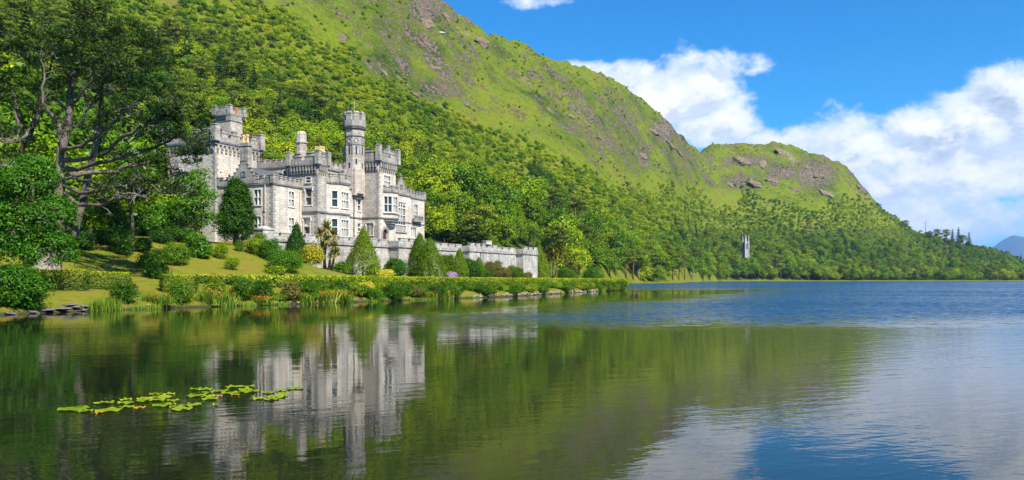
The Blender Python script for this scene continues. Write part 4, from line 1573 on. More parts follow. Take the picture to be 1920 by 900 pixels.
def spruce_proto(seed, h=14.0, mat='spruce', wide=.19, leaf=.5, rows=15):
    rng = np.random.default_rng(seed)
    P_, N_, T_ = [], [], []
    for i in range(rows):
        lv = i / (rows - 1)
        z = h * (.10 + .88 * lv)
        r = h * wide * (1 - lv) ** .85 + .12
        nb = int(6 + 7 * (1 - lv))
        a0 = rng.uniform(0, 6)
        for k in range(nb):
            a = a0 + 2 * math.pi * k / nb + rng.uniform(-.2, .2)
            rr = r * rng.uniform(.75, 1.15)
            m = int(5 + 9 * (1 - lv))
            f = rng.uniform(.25, 1, m)
            x = rr * f * math.cos(a) + rng.normal(0, .09 * h / 14, m)
            y = rr * f * math.sin(a) + rng.normal(0, .09 * h / 14, m)
            P_.append(np.stack([x, y, z - rr * .30 * f + rng.normal(0, .1, m)], 1))
            N_.append(np.tile([math.cos(a) * .5, math.sin(a) * .5, .8], (m, 1)))
            T_.append(np.clip(rng.random() * .5 + rng.random(m) * .5, 0, 1))
    P_, N_, T_ = np.vstack(P_), np.vstack(N_), np.concatenate(T_)
    V, T = leaves(rng, P_, N_, leaf * h / 14, aspect=.5, tint=T_)
    mb = MB()
    mb.tube([(0, 0, -.6), (0, 0, h * .5), (0, 0, h * .97)], [h * .02, h * .012, h * .003], 6)
    return mb.mesh('trunk', M['bark'], True), crown_mesh('crown', V, T, M[mat])


def bush_mesh(seed, w=1.0, h=1.0, mat='shrub', leaf=.12, nclump=120, per=14, crad=.12, nl=5, name='foliage', dy=None):
    """rounded shrub w wide, h tall, standing on its origin"""
    rng = np.random.default_rng(seed)
    dy = dy or w
    lobes = [(0, 0, h * .45, w * .36, dy * .36, h * .45)]
    for i in range(nl):
        a = 2.4 * i + rng.uniform(-.4, .4)
        r = rng.uniform(.16, .27)
        s = rng.uniform(.18, .27)
        zc = h * rng.uniform(.30, .72)
        lobes.append((w * r * math.cos(a), dy * r * math.sin(a), zc, w * s, dy * s, min(h * s * 1.3, h - zc)))
    V, T = lobed(rng, lobes, nclump, per, crad, leaf, low=-.8, cull=.5, inner=.25)
    V[:, 2] = np.maximum(V[:, 2], -.15)
    return crown_mesh(name, V, T, M[mat])


CROWN_OF = {}


def tree_obj(name, parts, loc, sc=1.0, rz=0.0, label=None, cat='tree', group=None):
    t = empty(name, loc, rz)
    t.scale = (sc, sc, sc) if not hasattr(sc, '__len__') else sc
    link('trunk', parts[0], t)
    CROWN_OF[t.name] = link('crown', parts[1], t)
    tag(t, label, cat, group)
    return t


PROTO = {
    'broad': [broadleaf_proto(i, wide=w, nl=nl, crown_low=cl) for i, w, nl, cl in ((1, 1.0, 7, .22), (2, 1.25, 8, .2), (3, .85, 7, .25), (4, 1.1, 9, .16), (5, 1.35, 8, .2))],
    'scots': [pine_proto(11), pine_proto(12), pine_proto(13)],
    'spruce': [spruce_proto(21, leaf=.8), spruce_proto(22, wide=.24, leaf=.8)],
    'light': [broadleaf_proto(31, 'scrub', wide=1.1, nl=7, crown_low=.12), broadleaf_proto(32, 'scrub', wide=1.3, nl=6, crown_low=.10)],
    'pale': [broadleaf_proto(41, 'broad', wide=1.2, nl=7, crown_low=.4, bark='bark_pale')],
}
KIND = {'broad': ('broadleaf_tree', 'green broadleaf tree'), 'scots': ('pine_tree', 'flat topped pine'), 'spruce': ('spruce_tree', 'dark pointed spruce'),
        'light': ('broadleaf_tree', 'yellow green tree'), 'pale': ('broadleaf_tree', 'pale trunked tree')}

rngT = np.random.default_rng(99)
placed = []          # (x, y) of every tree that is a thing of its own
pending = []         # (zone, kind, px, top row, object)
SRC = {}             # one crown of every prototype, reused for the wood that reads as one mass


def put_tree(zone, kind, px, base_row, hpx=None, hm=None, dmin=40, D=None, var=None, sink=.25):
    p = hit(px, base_row, dmin) if D is None else Vector(((px - 960) / F * D, D, gz((px - 960) / F * D, D)))
    protos = PROTO[kind]
    vi = int(rngT.integers(len(protos))) if var is None else var
    hh = 13.0 if kind == 'scots' else 14.0 if kind == 'spruce' else 10.0
    sc = (hpx * p.y / F / hh) if hpx else hm / hh
    wd = rngT.uniform(.9, 1.12)
    o = tree_obj(KIND[kind][0], protos[vi], (p.x, p.y, p.z - sink), (sc * wd, sc * wd, sc), rngT.uniform(0, 6.28))
    SRC.setdefault((kind, vi), CROWN_OF[o.name])
    placed.append((p.x, p.y))
    pending.append((zone, kind, px, prow(p.x, p.y, p.z + sc * hh), p.y, o))
    return o


# --- big trees on the slope right behind the castle and its terrace
def rows(zone, pxs, rowf, kinds, hm, jit=(9, 6), dmin=40):
    for px in pxs:
        q = px + rngT.uniform(-jit[0], jit[0])
        k = kinds[int(rngT.integers(len(kinds)))]
        put_tree(zone, k, q, rowf(q) + rngT.uniform(-jit[1], jit[1]), hm=rngT.uniform(*hm), dmin=dmin)


rows('on the slope just right of the castle', range(815, 1010, 22), lambda q: 452 + (q - 800) * .05, ['broad', 'broad', 'light'], (8, 11), dmin=178)
rows('above the terrace wall, second row up the slope', range(815, 1060, 24), lambda q: 424 + (q - 800) * .08, ['broad', 'broad', 'broad', 'spruce'], (12, 17), dmin=178)
rows('above the terrace wall, third row up the slope', range(812, 1110, 27), lambda q: 396 + (q - 800) * .12, ['broad', 'broad', 'light', 'scots'], (13, 19), dmin=178)
rows('above the terrace wall, fourth row up the slope', range(812, 1130, 29), lambda q: 366 + (q - 800) * .14, ['broad', 'light', 'broad', 'spruce'], (12, 17), dmin=178)
rows('just behind the long hedge end', range(1070, 1165, 17), lambda q: 517, ['broad', 'broad', 'light'], (11, 15), jit=(6, 2), dmin=230)
rows('in second row behind the long hedge end', range(1040, 1190, 21), lambda q: 492, ['broad', 'scots', 'broad'], (13, 18), dmin=230)
rows('in third row behind the long hedge end', range(1050, 1240, 24), lambda q: 466, ['broad', 'light', 'broad'], (12, 17), dmin=230)
rows('on the point where wood meets lake', range(1176, 1300, 12), lambda q: 523 + (q - 1170) * .025, ['scots', 'pale', 'scots', 'broad'], (14, 19), jit=(4, 1), dmin=300)
rows('inland of the point where wood meets lake', range(1180, 1330, 16), lambda q: 505, ['broad', 'scots', 'broad'], (13, 18), dmin=300)
for z_, r0 in (('right above the castle roofs', 348), ('in the second row above the castle roofs', 316), ('in the third row above the castle roofs', 284)):
    rows(z_, range(488, 812, 27), lambda q, r0=r0: r0 + (q - 480) * .02, ['broad', 'light', 'broad', 'broad'], (9.5, 14), dmin=178)
# --- along the far shore
rows('far shore just left of chapel tower', range(1318, 1392, 12), lambda q: 525, ['broad', 'scots', 'broad', 'light'], (11, 16), jit=(3, .6), dmin=500)
rows('far shore just right of chapel tower', range(1408, 1560, 12), lambda q: 525, ['broad', 'scots', 'scots', 'light', 'broad'], (12, 19), jit=(4, .6), dmin=600)
rows('on the far shore right of middle', range(1566, 1740, 13), lambda q: 525, ['broad', 'scots', 'light', 'broad'], (10, 17), jit=(4, .6), dmin=600)
rows('at the low right end of the far shore', range(1750, 1925, 14), lambda q: 525, ['broad', 'scots', 'light'], (8, 14), jit=(5, .6), dmin=600)
rows('second row by the far chapel tower', range(1320, 1560, 17), lambda q: 512, ['scots', 'broad', 'broad'], (14, 19), jit=(5, 2), dmin=600)
rows('second row of the right far shore', range(1566, 1900, 20), lambda q: 513, ['scots', 'broad', 'scots'], (12, 18), jit=(5, 2), dmin=600)
rows('in front of the chapel tower', (1384, 1397, 1409), lambda q: 524, ['broad', 'scots'], (19, 22), jit=(1, .3), dmin=600)
# --- pointed trees on the skyline at the right
for px, hp, k in ((1757, 26, 'scots'), (1774, 30, 'scots'), (1786, 34, 'spruce'), (1797, 40, 'spruce'), (1806, 28, 'scots'), (1817, 36, 'spruce'), (1742, 18, 'broad'), (1698, 16, 'broad')):
    put_tree('on the skyline of the right ridge', k, px, float(np.interp(px, RIDGE[:, 0], RIDGE[:, 1])) + 4, hpx=hp, dmin=700)
# --- dark wood at the left, behind the great pine
for px, D, tr in ((-60, 92, 250), (-20, 104, 210), (20, 112, 180), (58, 100, 250), (95, 118, 200), (130, 126, 215), (168, 112, 285), (205, 132, 235), (240, 120, 300),
                  (272, 138, 255), (300, 128, 330), (28, 136, 130), (110, 146, 150), (190, 152, 190), (262, 160, 215), (318, 150, 275)):
    b = prow((px - 960) / F * D, D, gz((px - 960) / F * D, D))
    put_tree('in the dark wood behind the great pine', 'broad', px, 0, hpx=b - tr, D=D)


def label_trees():
    zones = {}
    for it in pending:
        zones.setdefault((it[0], it[1]), []).append(it)
    for (zone, kind), its in zones.items():
        its.sort(key=lambda q: q[2])
        for i, it in enumerate(its):
            o = it[5]
            nm = KIND[kind][1]
            if len(its) == 1:
                lab = f'only {nm} {zone}'
            else:
                lab = f'{nm} {zone}, {ORD[i + 1]} from left'
            tag(o, lab, 'tree', 'trees ' + zone)


label_trees()

# dead tree on the skyline
p = hit(1735, 440, 700)
t = empty('dead_tree', (p.x, p.y, p.z - .3))
mb = MB()
k = p.y / F
mb.tube([(0, 0, 0), (.3, 0, 12 * k), (-.2, 0, 26 * k)], [.5, .35, .1], 6)
for z, dx in ((12, -7), (16, 6), (20, -8), (22, 7), (25, 5)):
    mb.tube([(0, 0, z * k), (dx * .5 * k, .4, (z + 2) * k), (dx * k, .2, (z + 2.5) * k)], [.22, .15, .05], 4)
mb.build('trunk', M['bark'], t, True)
tag(t, 'bare dead tree standing alone on the right hand skyline', 'tree')


# ------------------------------------------------------------------ the wood and scrub that read as one mass
def instancer(name, pts, idx, scl, rot, srcs, label, cat):
    me = bpy.data.meshes.new(name)
    me.vertices.add(len(pts))
    me.vertices.foreach_set('co', np.asarray(pts, np.float32).ravel())
    for an, ty, ar in (('pick', 'INT', np.asarray(idx, np.int32)), ('size', 'FLOAT', np.asarray(scl, np.float32)), ('turn', 'FLOAT', np.asarray(rot, np.float32))):
        a_ = me.attributes.new(an, ty, 'POINT')
        a_.data.foreach_set('value', ar)
    o = link(name, me)
    ng = bpy.data.node_groups.new(name, 'GeometryNodeTree')
    ng.interface.new_socket('Geometry', in_out='INPUT', socket_type='NodeSocketGeometry')
    ng.interface.new_socket('Geometry', in_out='OUTPUT', socket_type='NodeSocketGeometry')
    t = NT(ng)
    gi, go = t.new('NodeGroupInput'), t.new('NodeGroupOutput')
    jn = t.new('GeometryNodeJoinGeometry')
    for s in srcs:
        oi = t.new('GeometryNodeObjectInfo')
        oi.inputs['Object'].default_value = s
        oi.inputs['As Instance'].default_value = True
        t.l.new(oi.outputs['Geometry'], jn.inputs[0])
    ip = t.new('GeometryNodeInstanceOnPoints')
    t.l.new(gi.outputs[0], ip.inputs['Points'])
    t.l.new(jn.outputs[0], ip.inputs['Instance'])
    ip.inputs['Pick Instance'].default_value = True

    def named(nm, ty):
        nd = t.new('GeometryNodeInputNamedAttribute', data_type=ty)
        nd.inputs['Name'].default_value = nm
        return nd.outputs[0]
    t.l.new(named('pick', 'INT'), ip.inputs['Instance Index'])
    cb = t.new('ShaderNodeCombineXYZ')
    t.l.new(named('turn', 'FLOAT'), cb.inputs[2])
    t.l.new(cb.outputs[0], ip.inputs['Rotation'])
    t.l.new(named('size', 'FLOAT'), ip.inputs['Scale'])
    t.l.new(ip.outputs[0], go.inputs[0])
    md = o.modifiers.new('scatter', 'NODES')
    md.node_group = ng
    tag(o, label, cat, None, 'stuff')
    return o


def scatter(rng, spacing, dlo, dhi, plo=-300, phi=2150, grow=0.0):
    """jittered points over the visible slope; spacing grows a little with distance"""
    out = []
    D = dlo
    while D < dhi:
        s = spacing * (1 + grow * (D - dlo) / 1000)
        x0, x1 = (plo - 960) / F * D, (phi - 960) / F * D
        n = int((x1 - x0) / s)
        x = x0 + (np.arange(n) + rng.uniform(0, 1, n)) * s
        y = D + rng.uniform(-.5, .5, n) * s
        out.append(np.stack([x, y], 1))
        D += s
    return np.vstack(out)


def slope_info(q):
    x, y = q[:, 0], q[:, 1]
    z = land(x, y)
    px = 960 + F * x / y
    rw = prow(x, y, z)
    n = inland(x, y)
    wr = np.interp(px, WOOD[:, 0], WOOD[:, 1])
    a = (x + 35) * .435 + (y - 54) * .9
    t = (y - interp(px, 3)) / (interp(px, 2) - interp(px, 3))
    garden = (a < 178) & (n < 60) | (n < 8) | ((a < 260) & (n < 26))
    wx = (x - WA[0]) * WB[0] + (y - WA[1]) * WB[1]
    wy = (x - WA[0]) * WN[0] + (y - WA[1]) * WN[1]
    garden |= (wx > -6) & (wx < 66) & (wy > -2) & (wy < 42)
    return z, px, rw, n, wr, t, garden


rng = np.random.default_rng(7)
q = scatter(rng, 6.3, 110, 1330, grow=.25)
z, px, rw, n, wr, t, garden = slope_info(q)
edge = rw - wr + (fbm(q[:, 0] / 35, q[:, 1] / 35, 3, 91) - .5) * 90
glade = fbm(q[:, 0] / 28, q[:, 1] / 28, 3, 95)
ok = (edge > -6) & ~garden & (t < 1.03) & (glade < np.where(edge > 90, .70, .53))
pl = np.array(placed)
dd = np.full(len(q), 1e9)
for a_, b_ in pl:
    dd = np.minimum(dd, (q[:, 0] - a_) ** 2 + (q[:, 1] - b_) ** 2)
ok &= dd > 16
q, z, px, rw, edge, t = q[ok], z[ok], px[ok], rw[ok], edge[ok], t[ok]
keys = sorted(SRC)
srcs = [SRC[k] for k in keys]
by = {k: [i for i, kk in enumerate(keys) if kk[0] == k] for k in PROTO}
size = np.empty(len(q))
pick = np.empty(len(q), int)
lowland = edge > 70
stand = fbm(q[:, 0] / 70, q[:, 1] / 70, 3, 97)
glade2 = fbm(q[:, 0] / 24, q[:, 1] / 24, 3, 98)
for i in range(len(q)):
    r_ = rng.random()
    flatp = (px[i] > 1180 and rw[i] > 455)
    if flatp and r_ < .38:
        k = 'scots'
    elif r_ < .05 + .8 * max(0, .44 - stand[i]):
        k = 'spruce'
    elif not lowland[i] and r_ < .92 or r_ < .42 + 2.0 * (stand[i] - .48):
        k = 'light'
    else:
        k = 'broad'
    pick[i] = by[k][int(rng.integers(len(by[k])))]
    far_ = q[i, 1] > 700
    hgt = (rng.uniform(.55, 1.0) * (.58 + 1.6 * max(0, glade2[i] - .35)) if lowland[i] else rng.uniform(.28, .62))
    if edge[i] > 150:
        hgt *= 1.35
    if k == 'scots':
        hgt = rng.uniform(.75, 1.15)
    if k == 'spruce':
        hgt = rng.uniform(.5, .95) if lowland[i] else rng.uniform(.25, .5)
    size[i] = hgt
pts = np.stack([q[:, 0], q[:, 1], z - .4 - .5 * (size < .6)], 1)
instancer('woodland', pts, pick, size, rng.uniform(0, 6.28, len(q)), srcs, 'unbroken green wood covering the lower mountainside behind the castle', 'woodland')
print('woodland', len(q))

# scrub bushes: two that are seen singly, the rest one mass
scrub_a = bush_mesh(61, 2.6, 1.7, 'scrub', .34, 70, 11, .24, 5, 'foliage')
scrub_b = bush_mesh(62, 2.2, 2.2, 'broad', .34, 70, 11, .24, 5, 'foliage')
scrub_c = bush_mesh(63, 3.0, 1.1, 'scrub', .30, 70, 11, .22, 6, 'foliage')
sob = []
for me, pxx, rr_, lab in ((scrub_a, 905, 150, 'low round yellow green bush on the open slope below the crags'), (scrub_b, 1120, 262, 'dark green bush alone on the grass below the ridge'),
                         (scrub_c, 1330, 318, 'low spreading bush on the saddle between the two hills')):
    p = hit(pxx, rr_, 200)
    r_ = empty('bush', (p.x, p.y, p.z - .1))
    sob.append(link('foliage', me, r_))
    tag(r_, lab, 'bush')
rng = np.random.default_rng(8)
q = scatter(rng, 3.0, 200, 1300, grow=.5)
z, px, rw, n, wr, t, garden = slope_info(q)
edge = rw - wr + (fbm(q[:, 0] / 35, q[:, 1] / 35, 3, 91) - .5) * 90
pat = fbm(q[:, 0] / 22, q[:, 1] / 22, 4, 93)
rk_ = fbm(q[:, 0] / 55, q[:, 1] / 55, 4, 77) * .6 + fbm(q[:, 0] / 14, q[:, 1] / 14, 3, 78) * .4
prob = np.where(edge > -10, .92, np.clip(.62 + edge / 130, .30, .62) * sst(pat, .38, .58))
prob = prob * np.where((edge < 0) & (rk_ > .56), .3, 1)
ok = (rng.random(len(q)) < prob) & ~garden & (t < 1.0) & (t > .02) & (edge < 140 + 60 * rng.random(len(q)))
q, z, edge = q[ok], z[ok], edge[ok]
size = rng.uniform(.45, 1.15, len(q)) * np.where(edge > -10, 1.6, .92)
pk = np.where(edge > -10, rng.integers(0, 3, len(q)), rng.choice([1, 2, 1, 1, 0], len(q)))
instancer('hillside_scrub', np.stack([q[:, 0], q[:, 1], z - .1], 1), pk, size, rng.uniform(0, 6.28, len(q)), sob, 'low bushes and bracken spread over the open mountainside', 'scrub')
print('scrub', len(q))


# ------------------------------------------------------------------ crags
def rock_mesh(seed, flat=.6, res=30, rough=.5):
    rng = np.random.default_rng(seed)
    u = np.linspace(0, 2 * math.pi, res * 2, endpoint=False)
    v = np.linspace(-.45 * math.pi, .5 * math.pi, res)
    uu, vv = np.meshgrid(u, v)
    d = np.stack([np.cos(vv) * np.cos(uu), np.cos(vv) * np.sin(uu), np.sin(vv)], -1).reshape(-1, 3)
    pl_ = unit(rng.normal(0, 1, (26, 3)))
    dist = rng.uniform(.5, .95, 26)
    dots = d @ pl_.T
    r = np.min(np.where(dots > .05, dist / np.maximum(dots, .05), 9), axis=1)
    r = np.minimum(r, 1.25)
    s = seed * 3.1
    q1, q2 = d[:, 0] * 2.3 + s + d[:, 2] * 1.7, d[:, 1] * 2.3 - s + d[:, 2] * .6
    crack = np.abs(2 * fbm(q1 * 1.7, q2 * 1.7, 3, seed + 40) - 1)
    r = r * (1 - rough * .5 + rough * (fbm(q1, q2, 5, seed, .62) * .75 + np.minimum(crack * 3, 1) * .25))
    P_ = d * r[:, None] * np.array([1, .8, flat])
    P_[:, 2] += .05 * np.round(P_[:, 2] * 9) / 9 * rough
    n_ = res * 2
    f = [(i * n_ + j, i * n_ + (j + 1) % n_, (i + 1) * n_ + (j + 1) % n_, (i + 1) * n_ + j) for i in range(res - 1) for j in range(n_)]
    return np_mesh('rock', P_, f, M['rock'], False)


RK = [rock_mesh(s, f, 40, 1.0) for s, f in ((3, .6), (4, .75), (5, .45), (6, .9))]
rr = random.Random(5)
CR = [  # px, row, width px, height factor, label
    (800, 40, 56, 1.0, 'dark domed crag on the skyline at the top of the picture'),
    (838, 34, 40, .8, 'dark sloping crag beside the domed one on the skyline'),
    (872, 62, 46, .7, 'brown crag on the skyline below the dark dome'),
    (905, 78, 34, .7, 'small dark crag on the falling skyline'),
    (1248, 262, 40, 1.1, 'steep dark bluff at the foot of the big mountain skyline'),
    (1228, 250, 34, 1.0, 'dark rock on the upper left of the steep bluff'),
    (1272, 284, 30, 1.0, 'lowest dark rock of the steep bluff by the saddle'),
    (1204, 292, 30, 1.1, 'pinkish outcrop on the grass left of the steep bluff'),
    (1212, 308, 24, .8, 'small pinkish rock under the pinkish outcrop'),
    (720, 135, 30, .8, 'grey rock highest in the slanting band above the wood'),
    (752, 150, 24, .7, 'rounded grey rock in the slanting band above the wood'),
    (780, 178, 34, .8, 'long pinkish slab in the slanting band above the wood'),
    (815, 165, 22, .7, 'small grey boulder right of the long pinkish slab'),
    (872, 195, 30, .8, 'pinkish slab at the low end of the slanting rock band'),
    (820, 128, 26, .7, 'grey rock in the grass above the slanting band'),
    (640, 70, 30, .6, 'grey rock in the upper left grass slope'),
    (690, 40, 34, .6, 'broken grey rock near the top edge of the slope'),
    (1068, 218, 24, .7, 'grey slab low on the open ridge slope'),
    (1100, 232, 26, .7, 'grey slab right of the low ridge slab'),
    (1128, 262, 30, .7, 'long grey ledge above the edge of the wood'),
    (1160, 200, 28, .6, 'flat grey rock under the ridge line'),
    (1030, 205, 26, .6, 'flat grey rock in the middle of the open ridge slope'),
    (985, 150, 26, .6, 'grey rock high on the open ridge slope'),
    (1392, 302, 40, .7, 'pale rock face on the left of the second hill'),
    (1430, 306, 30, .7, 'pale rock face next to the grass cap of the second hill'),
    (1412, 342, 44, .8, 'broad pinkish rock step in the middle of the second hill'),
    (1372, 346, 30, .7, 'lower left rock step of the second hill'),
    (1448, 340, 28, .8, 'pinkish rock right of the broad step'),
    (1510, 312, 32, .9, 'upper grey cliff on the right of the second hill'),
    (1532, 330, 34, 1.1, 'steep grey cliff on the right of the second hill'),
    (1545, 360, 26, 1.1, 'lowest grey cliff on the right of the second hill'),
    (1490, 355, 26, .8, 'small rock between the broad step and the grey cliff'),
    (1476, 292, 44, .45, 'flat rocky cap on top of the second hill'),
    (1610, 350, 14, .9, 'rocky nose on the right skyline of the second hill'),
    (1626, 366, 12, .9, 'small rock on the skyline below the rocky nose'),
]
for i, (px, rw, wp, hf, lab) in enumerate(CR):
    p = hit(px, rw, 200)
    r_ = wp * p.y / F * .5
    e_ = max(2.0, r_ * .6)
    sx = (gz(p.x + e_, p.y) - gz(p.x - e_, p.y)) / (2 * e_)
    sy = (gz(p.x, p.y + e_) - gz(p.x, p.y - e_)) / (2 * e_)
    nv = Vector((-sx, -sy, 1)).normalized()
    nv = (nv + Vector((0, 0, .5 * (hf - .5)))).normalized()
    o = link('crag', RK[i % 4], None, (p.x - nv.x * r_ * .12, p.y - nv.y * r_ * .12, p.z - nv.z * r_ * .14 * hf))
    o.rotation_euler = (nv.to_track_quat('Z', 'Y') @ Quaternion((0, 0, 1), rr.uniform(0, 6.28))).to_euler()
    o.scale = (r_ * 1.25, r_ * 1.1, r_ * hf * .46)
    tag(o, lab, 'crag', 'crags on the mountain')
p = hit(828, 62, 200)
o = link('boulder', rock_mesh(9, .7), None, (p.x, p.y, p.z), .4, (3.4, 2.4, 1.5))
o.data.materials[0] = M['white_rock']
tag(o, 'white quartz boulder just below the dark dome on the skyline', 'boulder')

# ------------------------------------------------------------------ chapel tower in the trees across the lake
p = hit(1398, 516, 600)
k = p.y / F
ch = empty('chapel', (p.x, p.y, p.z - 1), R(20))
tag(ch, 'pale stone chapel tower with four pinnacles rising from the trees on the far shore', 'chapel')
w = 3.8 * k
zt = 64 * k
mb = MB()
mb.prism([(-w, -w), (w, -w), (w, w), (-w, w)], 0, zt)
mb.box(-w - .2, w + .2, -w - .2, w + .2, zt * .72, zt * .75)
mb.build('tower', M['chapel'], ch)
mb = MB()
for sx in (-1, 1):
    for sy in (-1, 1):
        mb.prism([(sx * w - .55, sy * w - .55), (sx * w + .55, sy * w - .55), (sx * w + .55, sy * w + .55), (sx * w - .55, sy * w + .55)], 0, zt + 2 * k)
        mb.prism([(sx * w - .7, sy * w - .7), (sx * w + .7, sy * w - .7), (sx * w + .7, sy * w + .7), (sx * w - .7, sy * w + .7)], zt + 2 * k, zt + 2.6 * k)
        mb.prism([(sx * w - .5, sy * w - .5), (sx * w + .5, sy * w - .5), (sx * w + .5, sy * w + .5), (sx * w - .5, sy * w + .5)], zt + 2.6 * k, zt + 15 * k, scale_top=.08)
mb.build('pinnacles', M['chapel'], ch)
for a in range(4):
    mb = MB()
    n_ = w + .05
    for c in (-.33, .33):
        mb.box(c * w - .5, c * w + .5, -n_ - .02, -n_ + .1, zt * .78, zt * .96)
    o = mb.build('belfry_opening', M['slate'], ch)
    o.rotation_euler = (0, 0, R(90 * a))


# ------------------------------------------------------------------ the great pine at the left
PD = 80.0
base = Vector(((118 - 960) / F * PD, PD, gz((118 - 960) / F * PD, PD) - .3))
pine = empty('pine_tree', base)
tag(pine, 'huge spreading pine with bare forked trunks and dark needle tufts left of the castle', 'tree')


def pp(px, py, dd=0.0):
    return at(px, py, PD + dd) - base


LIMBS = [   # (photo points with depth offset, start radius, end radius)
    ([(118, 492, 0), (113, 420, 0), (113, 330, 0), (115, 280, 0), (124, 243, .2), (131, 196, .5), (138, 140, .8), (141, 100, 1.0), (150, 62, 1.2)], 1.0, .16),
    ([(115, 290, 0), (112, 235, -.6), (97, 215, -1.2), (79, 191, -1.8), (84, 150, -2), (75, 110, -2.2)], .42, .1),
    ([(106, 470, 1), (75, 385, 1.5), (45, 310, 2), (40, 285, 2), (61, 233, 1.5), (75, 187, 1.2), (84, 145, 1), (100, 95, 1)], .62, .1),
    ([(41, 285, 2), (36, 235, 3), (31, 187, 3.5), (18, 160, 4), (-5, 150, 4)], .34, .08),
    ([(55, 245, 1.6), (30, 205, 0), (10, 180, -1), (-12, 150, -1.5)], .22, .06),
    ([(128, 470, 3), (160, 360, 4), (177, 285, 5), (187, 224, 5), (191, 173, 5), (198, 130, 5), (205, 90, 5)], .62, .1),
    ([(180, 275, 5), (205, 240, 5.5), (228, 222, 6), (232, 170, 6), (240, 130, 6)], .3, .07),
    ([(114, 285, 0), (130, 278, -1.5), (154, 275, -3), (180, 258, -4.2), (205, 235, -5), (230, 212, -5.5), (243, 205, -6)], .34, .07),
    ([(115, 300, 0), (150, 300, -2), (187, 292, -3.5), (224, 261, -4.5), (260, 238, -5.5), (289, 219, -6), (320, 205, -6.5), (340, 210, -7)], .36, .06),
    ([(115, 318, 0), (160, 312, -1), (224, 296, -2), (255, 288, -3), (280, 280, -3), (310, 268, -3.5), (335, 255, -4), (352, 262, -4)], .36, .06),
    ([(116, 330, 0), (160, 325, 1.5), (210, 322, 3), (235, 312, 3.5), (261, 308, 4), (300, 300, 4.5), (327, 292, 5), (356, 285, 5), (384, 284, 5)], .36, .06),
    ([(118, 345, 0), (150, 362, -2.5), (201, 355, -4), (235, 352, -5), (262, 340, -5.5), (290, 348, -6)], .32, .06),
    ([(118, 360, 0), (150, 385, -3), (190, 385, -4.5), (225, 372, -5.5), (250, 370, -6), (262, 362, -6)], .30, .06),
    ([(116, 335, 0), (145, 335, -2), (180, 345, -3), (230, 338, -4), (270, 352, -5), (310, 362, -5), (335, 362, -5)], .26, .05),
    ([(124, 245, .2), (150, 235, 2), (165, 205, 3), (180, 180, 4), (205, 160, 4)], .26, .07),
    ([(132, 200, .5), (150, 178, -1), (175, 150, -2), (200, 140, -3), (225, 118, -3.5)], .24, .06),
    ([(131, 215, .5), (110, 190, 2), (98, 165, 3), (60, 120, 3.5), (40, 95, 4)], .22, .05),
    ([(138, 145, .8), (158, 125, 0), (190, 108, -.5), (215, 90, -1)], .2, .05),
    ([(141, 110, 1), (155, 75, 1.5), (163, 45, 2), (172, 25, 2)], .16, .05),
    ([(138, 160, .8), (118, 130, 0), (105, 110, -1), (98, 80, -1)], .16, .05),
    ([(187, 230, 5), (215, 205, 7), (240, 185, 8), (262, 170, 8), (280, 160, 9)], .24, .05),
    ([(224, 262, -4.5), (250, 262, -5), (275, 250, -6), (300, 235, -6)], .16, .04),
    ([(61, 238, 1.5), (40, 260, 0), (15, 270, -1), (-10, 262, -2)], .2, .05),
    ([(40, 290, 2), (15, 310, 0), (-15, 315, -2)], .2, .05),
]
trunkm = MB()
rnp = np.random.default_rng(17)
ENDS = []
for pts_, r0, r1 in LIMBS:
    w = [pp(*q) for q in pts_]
    # resample with a little wander
    fine = [w[0]]
    for a, b in zip(w[:-1], w[1:]):
        m = 3
        for k in range(1, m + 1):
            q = a.lerp(b, k / m)
            if k < m:
                q = q + Vector(rnp.normal(0, .12, 3).tolist())
            fine.append(q)
    n = len(fine)
    rad = [.68 * (r0 * (1 - i / (n - 1)) ** .9 + r1 * (i / (n - 1))) for i in range(n)]
    trunkm.tube(fine, [q * rnp.uniform(.88, 1.14) for q in rad], 8)
    ENDS.append((fine, rad))
trunkm.build('trunk', M['bark_pine'], pine, True)
# bare lichened twigs on the lower limbs
tw = MB()
for fine, rad in ENDS[6:15] + ENDS[20:]:
    for k in range(20):
        i = int(rnp.integers(len(fine) // 3, len(fine)))
        a = fine[i]
        d = Vector(rnp.normal(0, 1, 3).tolist()) * Vector((1, 1, .6))
        d = d.normalized() * rnp.uniform(.5, 1.5) + Vector((.3, 0, .1))
        mid = a + d * .55 + Vector((0, 0, .1))
        tw.tube([a, mid, a + d], [.03, .02, .01], 4, False)
        d2 = (d.cross(Vector(rnp.normal(0, 1, 3).tolist()))).normalized() * .45
        tw.tube([mid, mid + d2 + d * .3], [.025, .01], 3, False)
tw.build('dead_twigs', M['twig'], pine)
